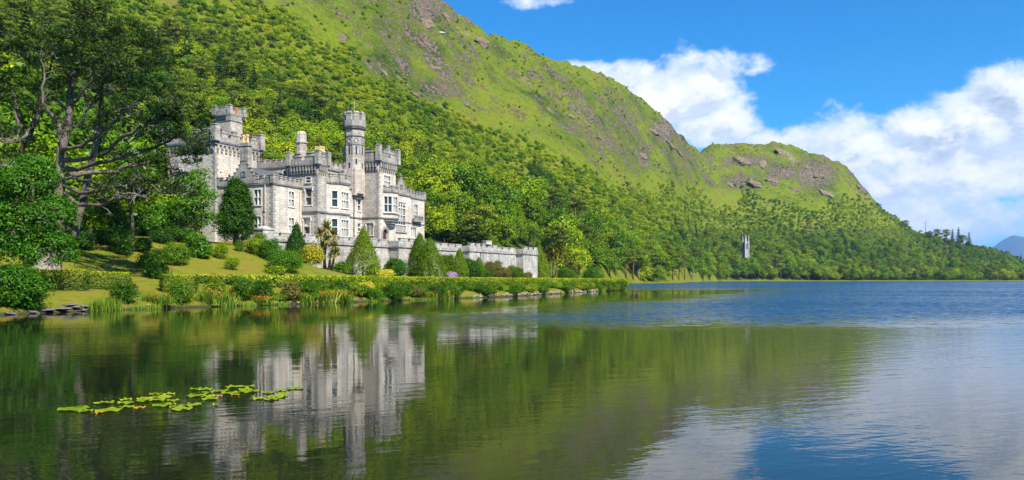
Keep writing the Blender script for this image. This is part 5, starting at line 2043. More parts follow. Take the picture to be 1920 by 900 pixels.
# needle tufts: (px, row, depth offset, half width px, half height px)
TUFTS = [(178, 14, 1, 34, 16), (150, 28, 2, 22, 12), (196, 38, 1, 26, 12), (215, 52, 0, 24, 12), (150, 62, -1, 44, 20), (110, 62, -1, 30, 16), (172, 72, 2, 30, 15),
         (62, 66, 1, 30, 18), (30, 82, 3, 28, 16), (8, 88, 3, 26, 14), (95, 92, 3, 28, 16), (200, 98, -1, 38, 16), (235, 92, -2, 32, 18), (262, 70, 4, 30, 18), (250, 50, 5, 24, 14),
         (285, 92, 7, 28, 20), (300, 118, 8, 24, 22), (268, 118, 3, 34, 18), (230, 128, -3, 30, 14), (180, 122, 4, 34, 16), (140, 118, -1, 26, 12), (60, 118, 3, 34, 16),
         (20, 128, 3, 34, 18), (-12, 140, 3, 26, 16), (205, 150, 5, 34, 15), (250, 152, -2, 34, 16), (290, 150, 7, 30, 18), (308, 172, 6, 24, 16), (270, 180, -3, 34, 14),
         (110, 150, 3, 24, 12), (45, 160, -1, 26, 12), (5, 172, -1, 26, 14), (230, 190, 4, 28, 12), (300, 200, -5, 30, 14), (325, 198, -6, 26, 12), (260, 215, -5, 30, 12),
         (335, 222, -5, 28, 12), (290, 228, 2, 28, 12), (205, 212, 4, 24, 10), (350, 245, -6, 26, 12), (320, 258, -5, 28, 11), (372, 268, 4, 24, 10), (385, 282, 5, 22, 9),
         (345, 285, 4, 26, 10), (300, 300, 4, 22, 9), (360, 300, 4, 20, 8), (285, 338, -5, 24, 10), (332, 345, -4, 24, 10), (330, 320, 5, 26, 11), (255, 332, 3, 20, 8),
         (345, 360, -4, 20, 8), (262, 365, -5, 20, 9), (60, 205, 2, 20, 9), (-8, 250, -1, 28, 12), (10, 290, 0, 22, 10), (120, 92, 4, 26, 12), (160, 95, -2, 26, 12), (220, 70, 3, 24, 12)]
Vs, Ts = [], []
for cx_, cy_, dd_, hw, hh in TUFTS:
    c = np.array(pp(cx_, cy_, dd_))
    k = PD / F
    ncl = int(3 + hw * hh / 88)
    cc = c + rnp.normal(0, .48, (ncl, 3)) * np.array([hw * k, hw * k * .9, hh * k])
    per = 62
    pos = np.repeat(cc, per, 0) + rnp.normal(0, 1, (ncl * per, 3)) * np.array([.36, .36, .18])
    nrm = np.tile([0, 0, 1.0], (len(pos), 1)) + rnp.normal(0, .6, (len(pos), 3))
    tt2 = np.clip(np.repeat(rnp.random(ncl), per) * .6 + rnp.random(len(pos)) * .35 + (.25 if rnp.random() < .12 else 0), 0, 1)
    outv = unit(pos - np.repeat(cc, per, 0) + np.array([0, 0, .15]))
    V, T = leaves(rnp, pos, nrm, .42, aspect=.26, tint=tt2, long=outv)
    Vs.append(V)
    Ts.append(T)
# small sprays all along the outer limbs, each carried on a twig of its own
sp_ = MB()
for fine, rad in ENDS:
    n = len(fine)
    for k in range(int(n * 1.1)):
        i = int(rnp.integers(int(n * .42), n))
        a = fine[i]
        d = Vector(rnp.normal(0, 1, 3).tolist())
        d.z = abs(d.z) * .8 + .15
        d = d.normalized() * rnp.uniform(.5, 2.0)
        sp_.tube([a, a + d * .5 + Vector((0, 0, .05)), a + d], [.05, .035, .012], 4, False)
        m = 42
        c = np.array(a + d)
        pos = c + rnp.normal(0, 1, (m, 3)) * np.array([.36, .36, .17])
        nrm = np.tile([0, 0, 1.0], (m, 1)) + rnp.normal(0, .6, (m, 3))
        V, T = leaves(rnp, pos, nrm, .38, aspect=.26, tint=np.clip(rnp.random() * .6 + rnp.random(m) * .4, 0, 1), long=unit(pos - c + np.array([0, 0, .12])))
        Vs.append(V)
        Ts.append(T)
sp_.build('twigs', M['bark_pine'], pine, True)
V, T = np.vstack(Vs), np.concatenate(Ts)
link('needles', crown_mesh('needles', V, T, M['pine']), pine)


# ------------------------------------------------------------------ garden trees and shrubs
def shrub(name, px, top, basey, wpx, mat, label, cat='shrub', group=None, seed=None, leaf=.17, dens=1.0, D=None, nl=6, dmin=40, crad=None):
    p = hit(px, basey, dmin) if D is None else Vector(((px - 960) / F * D, D, gz((px - 960) / F * D, D)))
    k = p.y / F
    w, h = wpx * k, (prow(p.x, p.y, p.z) - top) * k
    p.y += w * .3
    p.x *= 1 + w * .3 / max(p.y, 1)
    p.z = max(.02, min(p.z, gz(p.x, p.y)))
    area = w * h * 1.6 + w * w
    ncl = int(np.clip(48 * area ** .75 * dens, 80, 1400))
    me = bush_mesh(seed if seed is not None else int(px * 7 + top), w, h, mat, leaf, ncl, 14, crad or .055 * (w + h) / 2 + .08, nl)
    o = empty(name, (p.x, p.y, p.z - .05))
    link('foliage', me, o)
    mb = MB()
    for j in range(4):
        a = j * 1.7
        mb.tube([(.05 * math.cos(a), .05 * math.sin(a), -.1), (w * .16 * math.cos(a), w * .16 * math.sin(a), h * .5)], [.05, .015], 4)
    mb.build('stems', M['bark'], o)
    tag(o, label, cat, group)
    return o


G1 = 'shrubs on the bank left of the castle'
shrub('shrub', 228, 430, 480, 52, 'shrub', 'dark rounded shrub on the shaded lawn below the tree with twin dark stems', group=G1)
shrub('shrub', 268, 444, 476, 34, 'shrub', 'smaller green shrub just right of the dark rounded shrub on the lawn', group=G1)
shrub('shrub', 281, 466, 506, 46, 'shrub', 'upper of the two dark bushes nearest the hedge on the lawn', group=G1)
shrub('shrub', 293, 490, 524, 44, 'yew', 'lower of the two dark bushes nearest the hedge on the lawn', group=G1)
shrub('shrub', 330, 455, 500, 56, 'shrub', 'broad dark green shrub in the middle of the lawn bank', group=G1)
shrub('shrub', 372, 436, 486, 48, 'fresh', 'large leaved leafy shrub left of the small round lawn bushes', group=G1, leaf=.3)
shrub('shrub', 415, 456, 488, 30, 'bright', 'upper small round bright bush on the open lawn bank', group=G1, leaf=.12)
shrub('shrub', 434, 481, 508, 30, 'bright', 'lower small round bright bush on the open lawn bank', group=G1, leaf=.12)
shrub('shrub', 448, 452, 472, 20, 'shrub', 'little green bush at the foot of the yew', group=G1, leaf=.12)
shrub('shrub', 480, 446, 480, 38, 'bright', 'yellow green bush on the bank below the stone end pier', group=G1)
shrub('shrub', 505, 447, 490, 40, 'fresh', 'bright green bush left of the big round one under the terrace wall', group=G1)
shrub('shrub', 533, 466, 513, 64, 'fresh', 'big round fresh green bush under the left end of the terrace wall', group=G1)
shrub('shrub', 515, 498, 516, 44, 'bright', 'low bright bush just behind the long hedge left of the golden shrub', group=G1)
shrub('shrub', 490, 428, 452, 36, 'bright', 'yellow green bush between the yew and the stone end pier', group=G1, D=113)
G2 = 'dark bushes in the shade under the great pine'
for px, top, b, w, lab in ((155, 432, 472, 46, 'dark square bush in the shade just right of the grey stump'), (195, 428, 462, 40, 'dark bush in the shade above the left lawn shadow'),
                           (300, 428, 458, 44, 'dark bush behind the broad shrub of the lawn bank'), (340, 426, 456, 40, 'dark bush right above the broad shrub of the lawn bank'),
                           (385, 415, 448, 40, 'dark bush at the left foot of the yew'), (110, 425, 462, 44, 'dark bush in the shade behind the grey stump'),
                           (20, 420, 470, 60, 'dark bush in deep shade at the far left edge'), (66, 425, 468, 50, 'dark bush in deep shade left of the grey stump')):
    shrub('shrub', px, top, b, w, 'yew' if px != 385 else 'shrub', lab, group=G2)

# yew by the castle corner
p = at(443, 460, 108)
p.z = gz(p.x, p.y)
k = p.y / F
yw = empty('yew_tree', (p.x, p.y, p.z - .1))
rny = np.random.default_rng(5)
lob = []
hY, wY = (prow(p.x, p.y, p.z) - 332) * k, 78 * k
for i in range(26):
    a = i * 2.4
    r = wY * .30 * math.sqrt(rny.random())
    top = hY * (1.0 - .42 * (r / (wY * .34)) ** 2 * rny.uniform(.7, 1.2))
    lob.append((r * math.cos(a), r * math.sin(a), top * .60, wY * .13, wY * .13, top * .40))
lob.append((0, 0, hY * .33, wY * .44, wY * .44, hY * .30))
V, T = lobed(rny, lob, 2400, 20, .24, .22, flat=1.5, low=-.9, cull=0)
V[:, 2] = np.maximum(V[:, 2], 0)
link('crown', crown_mesh('crown', V, T, M['yew']), yw)
mb = MB()
mb.tube([(0, 0, -.3), (0, 0, 1.2), (.1, 0, hY * .6)], [.5, .4, .1], 7)
mb.build('trunk', M['bark'], yw, True)
tag(yw, 'dense dark green yew with a crest of upright plumes against the castle corner', 'tree')


def cypress(px, top, D, wpx, mat, label, seed, name='cypress_tree', base_w=.75):
    x = (px - 960) / F * D
    g = gz(x, D)
    k = D / F
    h, w = (prow(x, D, g) - top) * k, wpx * k
    r_ = np.random.default_rng(seed)
    n = int(520 + 60 * h)
    lv = r_.random(n) ** .8
    rad = w * .5 * np.where(lv < .22, base_w + (1 - base_w) * lv / .22, ((1 - lv) / .78) ** .8) * r_.uniform(.8, 1.08, n)
    a = r_.uniform(0, 6.28, n)
    cc = np.stack([rad * np.cos(a), rad * np.sin(a), lv * h * .97 + .1], 1)
    d = np.stack([np.cos(a), np.sin(a), np.full(n, .35)], 1)
    per = 16
    pos = np.repeat(cc, per, 0) + r_.normal(0, 1, (n * per, 3)) * np.array([.16, .16, .30]) * (h / 7) ** .5
    nrm = np.repeat(d, per, 0)
    tint = np.clip(np.repeat(r_.random(n), per) * .55 + r_.random(n * per) * .45, 0, 1)
    V, T = leaves(r_, pos, nrm, .2, aspect=.5, tint=tint, long=np.tile([0, 0, 1.0], (len(pos), 1)) + np.repeat(d, per, 0) * .4)
    V[:, 2] = np.maximum(V[:, 2], -.1)
    o = empty(name, (x, D, g - .05))
    link('crown', crown_mesh('crown', V, T, M[mat]), o)
    mb = MB()
    mb.tube([(0, 0, -.3), (0, 0, h * .5), (0, 0, h * .9)], [.2, .12, .03], 6)
    mb.build('trunk', M['bark'], o, True)
    tag(o, label, 'tree', 'cone shaped evergreens along the terrace wall')
    return o


cypress(681, 431, 126, 64, 'cone', 'broad cone shaped evergreen alone against the left half of the terrace wall', 1)
cypress(787, 441, 140, 52, 'cone', 'taller left one of the paired cone shaped evergreens by the terrace wall', 2)
cypress(806, 450, 137, 64, 'cone', 'broader right one of the paired cone shaped evergreens by the terrace wall', 3)
cypress(1010, 462, 190, 46, 'cone', 'cone shaped evergreen just past the right end of the terrace wall', 4)
cypress(556, 424, 117, 44, 'yew', 'dark pointed evergreen in front of the castle just left of the golden shrub', 5)
cypress(862, 470, 150, 34, 'cone', 'slim evergreen right of the paired cones against the terrace wall', 6)
cypress(898, 486, 158, 30, 'cone', 'small slim evergreen in the middle of the right terrace wall', 7)

shrub('shrub', 585, 457, 512, 44, 'yellow', 'golden yellow shrub beside the cabbage palm', group=None, leaf=.2, D=112)
G3 = 'shrubs planted along the foot of the terrace wall'
for px, top, w, D, mt, lab in (
        (740, 482, 48, 128, 'fresh', 'round green bush between the single cone and the paired cones'),
        (722, 506, 34, 122, 'yellow', 'low golden bush just behind the hedge right of the single cone'),
        (700, 494, 30, 124, 'cone', 'small bush at the right foot of the single cone'),
        (640, 490, 34, 122, 'shrub', 'green bush at the left foot of the single cone'),
        (612, 502, 36, 118, 'cone', 'low bush under the cabbage palm'),
        (840, 476, 34, 147, 'cone', 'yellow green shrub with an upright habit right of the paired cones'),
        (880, 484, 44, 153, 'shrub', 'dark green shrub against the middle of the right terrace wall'),
        (923, 488, 38, 160, 'russet', 'russet tinged shrub in front of the last two bastions'),
        (945, 500, 30, 164, 'russet', 'low bronze shrub left of the rounded bush near the wall end'),
        (966, 498, 34, 170, 'cone', 'rounded green bush near the right end of the terrace wall'),
        (986, 510, 22, 172, 'russet', 'small pinkish shrub at the foot of the end bastion'),
        (905, 506, 34, 154, 'shrub', 'low dark bush behind the hedge below the slim evergreen'),
        (1062, 500, 40, 215, 'shrub', 'dark bush right of the cabbage palm at the wall end'),
        (1110, 506, 46, 232, 'fresh', 'green bush behind the right end of the hedge')):
    shrub('shrub', px, top, 0, w, mt, lab, group=G3, D=D, leaf=.22)
o = shrub('hydrangea', 846, 510, 0, 22, 'purple', 'mauve hydrangea in flower just behind the long hedge', 'shrub', D=140, leaf=.16)


def cabbage_palm(px, basey, D, trunks, heads, label, seed):
    """trunks: pixel polylines; heads: (px,row,radius px)"""
    r_ = np.random.default_rng(seed)
    x = (px - 960) / F * D
    b = Vector((x, D, gz(x, D) - .1))
    o = empty('cabbage_palm', b)
    mb = MB()
    for tr in trunks:
        q = [at(a, c, D + d) - b for a, c, d in tr]
        q[0].z = -.2
        mb.tube(q, np.linspace(.24, .12, len(q)), 7)
    mb.build('trunk', M['bark'], o, True)
    Vs, Ts = [], []
    for hx, hy, hr, dd in heads:
        c = np.array(at(hx, hy, D + dd) - b)
        R_ = hr * D / F
        n = 90
        d = unit(r_.normal(0, 1, (n, 3)) + np.array([0, 0, .35]))
        ln = R_ * r_.uniform(.7, 1.15, n)
        side = unit(np.cross(d, np.array([0, 0, 1.0]) + r_.normal(0, .15, (n, 3)))) * .055 * (R_ / .9)
        p1 = c + d * ln[:, None] * .55
        p2 = c + d * ln[:, None] - np.array([0, 0, 1.0]) * (ln * .28 * (1 - np.abs(d[:, 2])))[:, None]
        t_ = r_.random(n)
        t_ = np.where(d[:, 2] < -.1, .8 + .2 * t_, t_ * .75)
        Vs.append(np.stack([c + d * .1 - side * .6, c + d * .1 + side * .6, p1 + side, p1 - side], 1).reshape(-1, 3))
        Vs.append(np.stack([p1 - side, p1 + side, p2 + side * .2, p2 - side * .2], 1).reshape(-1, 3))
        Ts += [np.repeat(t_, 4), np.repeat(t_, 4)]
    link('crown', crown_mesh('crown', np.vstack(Vs), np.concatenate(Ts), M['palm']), o)
    tag(o, label, 'tree', 'cabbage palms by the terrace wall')


cabbage_palm(612, 514, 116, [[(608, 514, 0), (609, 480, 0), (612, 445, 0), (611, 432, 0)], [(616, 514, 0), (619, 485, .5), (624, 460, .8)], [(612, 450, 0), (600, 440, -.5)], [(619, 485, .5), (630, 470, -.4)]],
             [(612, 428, 19, 0), (600, 438, 15, -.6), (624, 440, 16, .6), (612, 450, 16, -.8), (626, 462, 17, .8), (632, 474, 13, -.4), (606, 462, 13, .4), (620, 480, 12, -1)],
             'cabbage palm with spiky yellow green heads in front of the terrace wall', 3)
cabbage_palm(1040, 518, 200, [[(1037, 518, 0), (1037, 500, 0), (1036, 485, 0)], [(1036, 492, 0), (1026, 476, .5)], [(1037, 490, 0), (1050, 474, -.5)], [(1036, 486, 0), (1038, 468, 0)]],
             [(1026, 474, 14, .5), (1050, 473, 14, -.5), (1038, 466, 15, 0), (1018, 484, 12, .8), (1058, 484, 12, .2), (1040, 480, 14, -1), (1030, 488, 12, -1)],
             'round headed cabbage palm on the lawn past the wall end', 4)


def big_tree(px, D, top, wpx, mat, label, seed, leaf=.3, nclump=900, per=16, low=.2, bark='bark', name='broadleaf_tree', nl=12, crad=.42):
    x = (px - 960) / F * D
    g = gz(x, D)
    k = D / F
    h = (prow(x, D, g) - top) * k
    wide = wpx * k / (h * .92)
    tr, cm = broadleaf_proto(seed, mat, h, wide, nl, leaf * 10 / h, nclump, per, crad * 10 / h, bark, low)
    tree_obj(name, (tr, cm), (x, D, g - .1), 1.0, 0.0, label)


big_tree(52, 66, 292, 172, 'fresh', 'fresh green maple in front of the great pine at the left edge', 71, .24, 1900, 17, .12, nl=22, crad=.36)
big_tree(-62, 63, 310, 150, 'fresh', 'fresh green maple cut by the left edge of the picture', 72, .24, 1200, 15, .12, nl=18, crad=.36)
big_tree(368, 104, 312, 92, 'fresh', 'light leafy tree in front of the great tower of the castle', 73, .30, 520, 13, .12, nl=9)
big_tree(338, 112, 372, 74, 'shrub', 'low dark tree at the left foot of the great tower', 74, .28, 500, 14, .1)
big_tree(250, 96, 318, 110, 'broad', 'tree with twin dark stems on the lawn under the pine branches', 75, .3, 420, 14, .5, nl=8)
big_tree(200, 98, 372, 88, 'shrub', 'bushy dark tree behind the left lawn shadow', 76, .28, 650, 14, .08)
big_tree(300, 104, 385, 80, 'fresh', 'bushy green tree behind the lawn bank left of the great tower', 77, .28, 600, 14, .08)
big_tree(150, 96, 355, 90, 'broad', 'bushy tree straight behind the great pine trunk', 78, .28, 650, 14, .08)
big_tree(8, 96, 350, 100, 'shrub', 'bushy dark tree behind the maple at the left edge', 79, .28, 650, 14, .08)
big_tree(80, 100, 362, 90, 'shrub', 'bushy dark tree between the maple and the great pine', 80, .28, 600, 14, .08)

# grey stump
p = hit(87, 503)
rs = np.random.default_rng(4)
th = np.linspace(0, 2 * math.pi, 40, endpoint=False)
zz = np.linspace(0, 1, 14)
k = p.y / F
H_, W_ = 40 * k, 60 * k
V = []
for z_ in zz:
    rad = W_ * .5 * (1 - .55 * z_ ** .7) * (1 + .22 * np.cos(5 * th + 1.3) * (1 - z_ * .5) + .10 * np.cos(11 * th))
    rad = rad * (.9 + .3 * fbm(th * 2.1 + 3, np.full_like(th, z_ * 5.0), 3, 12))
    V += [(a, b, c) for a, b, c in zip(rad * np.cos(th), rad * np.sin(th) * .8, np.full_like(th, z_ * H_) - .2 + H_ * .16 * fbm(th * 2, th * 0 + 1, 2, 14) * (z_ > .9))]
V.append((0, 0, H_ * .8))
fs = [(i * 40 + j, i * 40 + (j + 1) % 40, (i + 1) * 40 + (j + 1) % 40, (i + 1) * 40 + j) for i in range(13) for j in range(40)]
me = bpy.data.meshes.new('tree_stump')
me.from_pydata(V, [], fs + [(13 * 40 + j, 13 * 40 + (j + 1) % 40, 14 * 40) for j in range(40)])
me.materials.append(M['stump'])
o = link('tree_stump', me, None, (p.x, p.y, p.z - .05))
tag(o, 'great grey weathered tree stump on the lawn behind the left hedge', 'stump')


# ------------------------------------------------------------------ hedges
def hedge(name, path, label, cat='hedge', width=1.6, leaf=.16, dens=46, seed=0, mat='hedge', bulge=.35, rise=0.0, bottom=None):
    """path: (x, y, z bottom, z top); clipped top, leafy bulging sides"""
    r_ = np.random.default_rng(seed)
    P_, N_, T_ = [], [], []
    b = Vector(path[0][:2] + (0,))
    for (x0, y0, b0, t0), (x1, y1, b1, t1) in zip(path[:-1], path[1:]):
        ln = math.hypot(x1 - x0, y1 - y0)
        d = np.array([(x1 - x0) / ln, (y1 - y0) / ln, 0])
        nn = np.array([-d[1], d[0], 0])
        hh = ((t0 - b0) + (t1 - b1)) / 2
        for face, area in (('top', ln * width), ('near', ln * hh), ('far', ln * hh * .6), ('e0', width * hh), ('e1', width * hh)):
            n = int(area * dens * 2.2)
            f = r_.random(n)
            if face == 'e0':
                f = f * 0
            if face == 'e1':
                f = f * 0 + 1
            bot, top = b0 + (b1 - b0) * f, t0 + (t1 - t0) * f
            base_ = np.stack([x0 + (x1 - x0) * f, y0 + (y1 - y0) * f, np.zeros(n)], 1)
            wob = fbm((base_[:, 0] + base_[:, 1]) * .55 + seed, np.zeros(n) + seed, 3, 61)
            if face == 'top':
                s = r_.uniform(-.5, .5, n) * width
                pos = base_ + nn * s[:, None]
                pos[:, 2] = top - .04 + r_.normal(0, .05, n) - .25 * (np.abs(s) / (width * .5)) ** 6 + rise * (wob - .5)
                nrm = np.tile([0, 0, 1.0], (n, 1))
                tint = np.clip(.62 + .38 * r_.random(n), 0, 1)  # top tint brighter than the sides: new growth plus sunlight put into the colour
            else:
                u = r_.random(n)
                out = width * .5 + bulge * (fbm((base_[:, 0] + base_[:, 1]) * .5 + seed, u * 2.2, 3, 63) - .45) * 1.6 * np.sin(np.pi * np.clip(u * .9 + .08, 0, 1))
                sgn = -1 if face == 'near' else 1
                if face in ('near', 'far'):
                    pos = base_ + nn * (sgn * out)[:, None]
                    nrm = np.tile(nn * sgn + np.array([0, 0, .25]), (n, 1))
                else:
                    q = r_.uniform(-.5, .5, n) * width
                    sg = -1 if face == 'e0' else 1
                    pos = base_ + nn * q[:, None] + d * (sg * .12)
                    nrm = np.tile(d * sg + np.array([0, 0, .25]), (n, 1))
                pos[:, 2] = bot + (top - bot) * u
                pos += r_.normal(0, .07, (n, 3))
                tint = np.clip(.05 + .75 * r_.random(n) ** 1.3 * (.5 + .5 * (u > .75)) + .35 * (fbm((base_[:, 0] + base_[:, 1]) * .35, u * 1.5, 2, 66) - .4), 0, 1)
            P_.append(pos)
            N_.append(nrm)
            T_.append(tint)
    P_, N_, T_ = np.vstack(P_) - np.array(b), np.vstack(N_), np.concatenate(T_)
    V, T = leaves(r_, P_, N_, leaf, aspect=.7, tint=T_, jitter=.5)
    root = empty(name, b)
    link('foliage', crown_mesh('foliage', V, T, M[mat]), root)
    core = MB()
    for (x0, y0, b0, t0), (x1, y1, b1, t1) in zip(path[:-1], path[1:]):
        ln = math.hypot(x1 - x0, y1 - y0)
        nx, ny = -(y1 - y0) / ln, (x1 - x0) / ln
        h = width * .36
        for off in (-h, 0, h):
            core.tube([(x0 - b.x + nx * off, y0 - b.y + ny * off, b0 + .5), (x1 - b.x + nx * off, y1 - b.y + ny * off, b1 + .5)], .05, 4)
    core.build('branches', M['bark'], root)
    tag(root, label, cat)
    return root


def hp(px, D, top, bot=None):
    x = (px - 960) / F * D
    g = gz(x, D)
    return (x, D, g - .05 if bot is None else EYE + (HY - bot) / F * D, EYE + (HY - top) / F * D)


LONG = [(372, 82, 516, 528), (430, 83.5, 516.5, 548), (510, 86, 517, 556), (600, 91, 517.6, 553), (690, 98, 518.5, 551), (780, 107, 519.5, 550), (870, 117, 520.5, 549.5), (960, 130, 521.3, 548.5),
        (1040, 144, 522, 547), (1100, 157, 522.6, 545), (1140, 167, 523, 543.5), (1168, 176, 523.6, 541)]
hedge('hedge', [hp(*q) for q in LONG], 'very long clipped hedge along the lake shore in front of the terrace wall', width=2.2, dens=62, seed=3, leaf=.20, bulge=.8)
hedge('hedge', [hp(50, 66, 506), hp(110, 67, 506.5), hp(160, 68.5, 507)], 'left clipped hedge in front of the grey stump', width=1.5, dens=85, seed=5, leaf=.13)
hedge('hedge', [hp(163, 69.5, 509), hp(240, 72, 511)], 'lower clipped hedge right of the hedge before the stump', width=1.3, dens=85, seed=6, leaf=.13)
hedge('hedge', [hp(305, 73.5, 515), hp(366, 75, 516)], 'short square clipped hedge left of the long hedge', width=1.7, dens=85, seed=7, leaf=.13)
SH = 'rounded bushes in front of the long hedge'
for px, top, b, w, mt, lab in ((232, 529, 572, 52, 'shrub', 'clipped green bush on the lawn edge left of the short square hedge'), (338, 522, 578, 48, 'shrub', 'dark rounded bush in front of the short square hedge'),
                               (404, 527, 556, 40, 'hedge', 'clipped yellow green dome between the short hedge and the long hedge'), (455, 520, 568, 50, 'shrub', 'large dark bush at the left start of the long hedge'),
                               (492, 524, 566, 40, 'shrub', 'second dark bush at the left start of the long hedge'), (545, 528, 570, 40, 'russet', 'feathery olive bush left of the orange flowers by the hedge'),
                               (700, 542, 569, 44, 'fresh', 'bright green leafy clump on the water edge below the hedge middle'), (738, 530, 567, 46, 'shrub', 'tall green bush in front of the hedge right of the bright clump'),
                               (778, 536, 563, 30, 'russet', 'olive bush in the gap of the long hedge'), (684, 528, 552, 40, 'yellow', 'golden green dome in front of the long hedge'),
                               (815, 536, 562, 40, 'yew', 'dark bush in front of the hedge above the right orange flowers'), (850, 534, 560, 36, 'shrub', 'green bush in front of the hedge right of the dark one'),
                               (905, 532, 557, 40, 'yew', 'dark green bush in front of the hedge, left of the bare stone bank'), (960, 531, 554, 36, 'shrub', 'green bush over the left of the bare stone bank'),
                               (1015, 530, 552, 34, 'shrub', 'rounded bush over the middle of the bare stone bank'), (1060, 529, 549, 28, 'shrub', 'rounded bush over the right of the bare stone bank'),
                               (1098, 528, 547, 24, 'shrub', 'small bush near the right tip of the long hedge'), (1120, 528, 546, 22, 'fresh', 'fresh green bush near the right tip of the long hedge'),
                               (1152, 534, 544, 26, 'bright', 'low bright clump at the tip of the long hedge by the water'), (575, 524, 562, 40, 'shrub', 'dark bush of the long hedge above the left orange flowers'),
                               (640, 524, 558, 40, 'shrub', 'dark bush of the long hedge right of the orange flowers')):
    shrub('shrub', px, top, b, w, mt, lab, group=SH, leaf=.15)
FILL = {}
rf = np.random.default_rng(77)
for px in np.arange(436, 1160, 14.5):
    px = float(px + rf.uniform(-5, 5))
    wl = float(np.interp(px, [440, 560, 660, 760, 860, 960, 1060, 1165], [575, 570, 567, 563, 560, 556, 550, 544.5]))
    hb = float(np.interp(px, [372, 600, 780, 960, 1168], [524, 525, 526, 527, 526.5]))
    f_ = rf.uniform(.15, .8)
    b = wl - 2 - (wl - hb) * .55 * f_
    w = rf.uniform(26, 44) * (1 if px < 800 else .75)
    mt, nm = [('shrub', 'dark green'), ('hedge', 'yellow green'), ('bright', 'bright green'), ('shrub', 'dark green'), ('cone', 'mid green')][int(rf.integers(5))]
    FILL.setdefault((nm, 'left' if px < 800 else 'right'), []).append((px, b, w, max(hb + 2, b - rf.uniform(14, 26) * (1 if px < 800 else .7)), mt))
for (nm, half), its in FILL.items():
    for j, (px, b, w, top, mt) in enumerate(its):
        shrub('shrub', px, top, b, w, mt, f'{ORD[j + 1]} low {nm} plant from left below the long hedge, {half} half', group='low plants on the bank below the long hedge', leaf=.16, dens=.8)
shrub('shrub', 28, 492, 592, 108, 'fresh', 'big leafy bush at the water edge in the bottom left of the bank', leaf=.2, dens=1.3, nl=9)
shrub('shrub', -52, 480, 594, 90, 'fresh', 'leafy bush at the water edge cut by the left edge', leaf=.2, nl=7)


# ------------------------------------------------------------------ flowers, reeds, stones at the waterline
def blades(r_, n, w, d, h, lean=.25, bw=.05):
    base_ = np.stack([r_.normal(0, .25, n) * w, r_.normal(0, .25, n) * d, np.full(n, -.12)], 1)
    ln = h * r_.uniform(.6, 1.1, n)
    dr = np.stack([r_.normal(0, lean, n), r_.normal(0, lean, n), np.ones(n)], 1)
    a = r_.uniform(0, 6.28, n)
    sd = np.stack([np.cos(a), np.sin(a), np.zeros(n)], 1) * bw
    tip = base_ + dr * ln[:, None]
    mid = base_ + dr * ln[:, None] * .6
    V = np.concatenate([np.stack([base_ - sd * .6, base_ + sd * .6, mid + sd * .7, mid - sd * .7], 1).reshape(-1, 3), np.stack([mid - sd * .7, mid + sd * .7, tip + sd * .1, tip - sd * .1], 1).reshape(-1, 3)])
    t = np.repeat(r_.random(n), 4)
    return V, np.concatenate([t, t]), tip


def flower_clump(px, b, wpx, hpx, label, seed):
    p = hit(px, b)
    k = p.y / F
    r_ = np.random.default_rng(seed)
    o = empty('montbretia_clump', (p.x, p.y + .5, max(0.1, p.z)))
    V, T, tip = blades(r_, int(wpx * 11), wpx * k, wpx * k * .5, hpx * k, .3)
    link('leaves', crown_mesh('leaves', V, T, M['reed']), o)
    sel = tip[r_.random(len(tip)) < .07]
    pos = np.repeat(sel, 4, 0) + r_.normal(0, .08, (len(sel) * 4, 3))
    V, T = leaves(r_, pos, r_.normal(0, 1, (len(pos), 3)), .13, .7)
    link('flowers', crown_mesh('flowers', V, T, M['orange']), o)
    tag(o, label, 'flowers', 'clumps of orange flowers along the shore')


for i, (px, b, w, h, lab) in enumerate(((290, 571, 52, 20, 'orange flowers with reeds just left of the dark bush before the short hedge'), (385, 572, 40, 30, 'tall orange flowers right of the short square hedge'),
                                        (415, 573, 40, 24, 'orange flowers under the dark bushes at the start of the long hedge'), (563, 569, 34, 18, 'orange flowers beside the feathery olive bush'),
                                        (600, 569, 40, 22, 'left half of the dense orange flower bank under the hedge'), (636, 568, 40, 20, 'right half of the dense orange flower bank under the hedge'),
                                        (800, 563, 34, 14, 'sparse orange flowers under the dark bush of the hedge'), (830, 562, 34, 13, 'sparse orange flowers at the right of the sparse pair'),
                                        (1120, 546.5, 26, 9, 'few orange flowers near the right tip of the hedge'), (480, 572, 44, 16, 'low orange flowers below the second dark bush of the hedge'))):
    flower_clump(px, b, w, h, lab, 200 + i)


def reed_bed(px, b, wpx, hpx, label, seed, D=None):
    p = hit(px, b)
    k = p.y / F
    r_ = np.random.default_rng(seed)
    o = empty('reed_clump', (p.x, p.y, 0.0))
    V, T, tip = blades(r_, int(wpx * 9), wpx * k, 1.2, hpx * k * (.95 if px < 220 else .6) + .1, .10, .03)
    link('blades', crown_mesh('blades', V, T, M['reed']), o)
    tag(o, label, 'reeds', 'reeds at the water edge')


for i, (px, b, w, h, lab) in enumerate(((180, 585, 30, 22, 'left clump of tall reeds beside the flat stone ledge'), (208, 583, 36, 26, 'right clump of tall reeds beside the flat stone ledge'),
                                        (250, 580, 40, 12, 'low reeds below the clipped bush on the lawn edge'), (280, 578, 40, 16, 'pale reeds below the orange flowers left of the dark bush'),
                                        (425, 576, 30, 20, 'bright green reeds below the start of the long hedge'), (462, 575, 30, 10, 'short reeds below the large dark bush'), (520, 573, 40, 9, 'short reeds below the olive bush'),
                                        (690, 567, 40, 8, 'short reeds under the bright leafy clump'), (770, 564, 40, 9, 'bright grass tuft below the gap of the hedge'), (800, 563, 40, 8, 'bright grass tuft under the sparse orange flowers'),
                                        (880, 560, 40, 7, 'short grass at the left of the bare stone bank'), (1050, 551, 14, 8, 'bright grass tuft in the middle of the stone bank'), (1160, 545, 26, 10, 'bright grass at the tip of the hedge bank'))):
    reed_bed(px, b, w, h, lab, 300 + i)

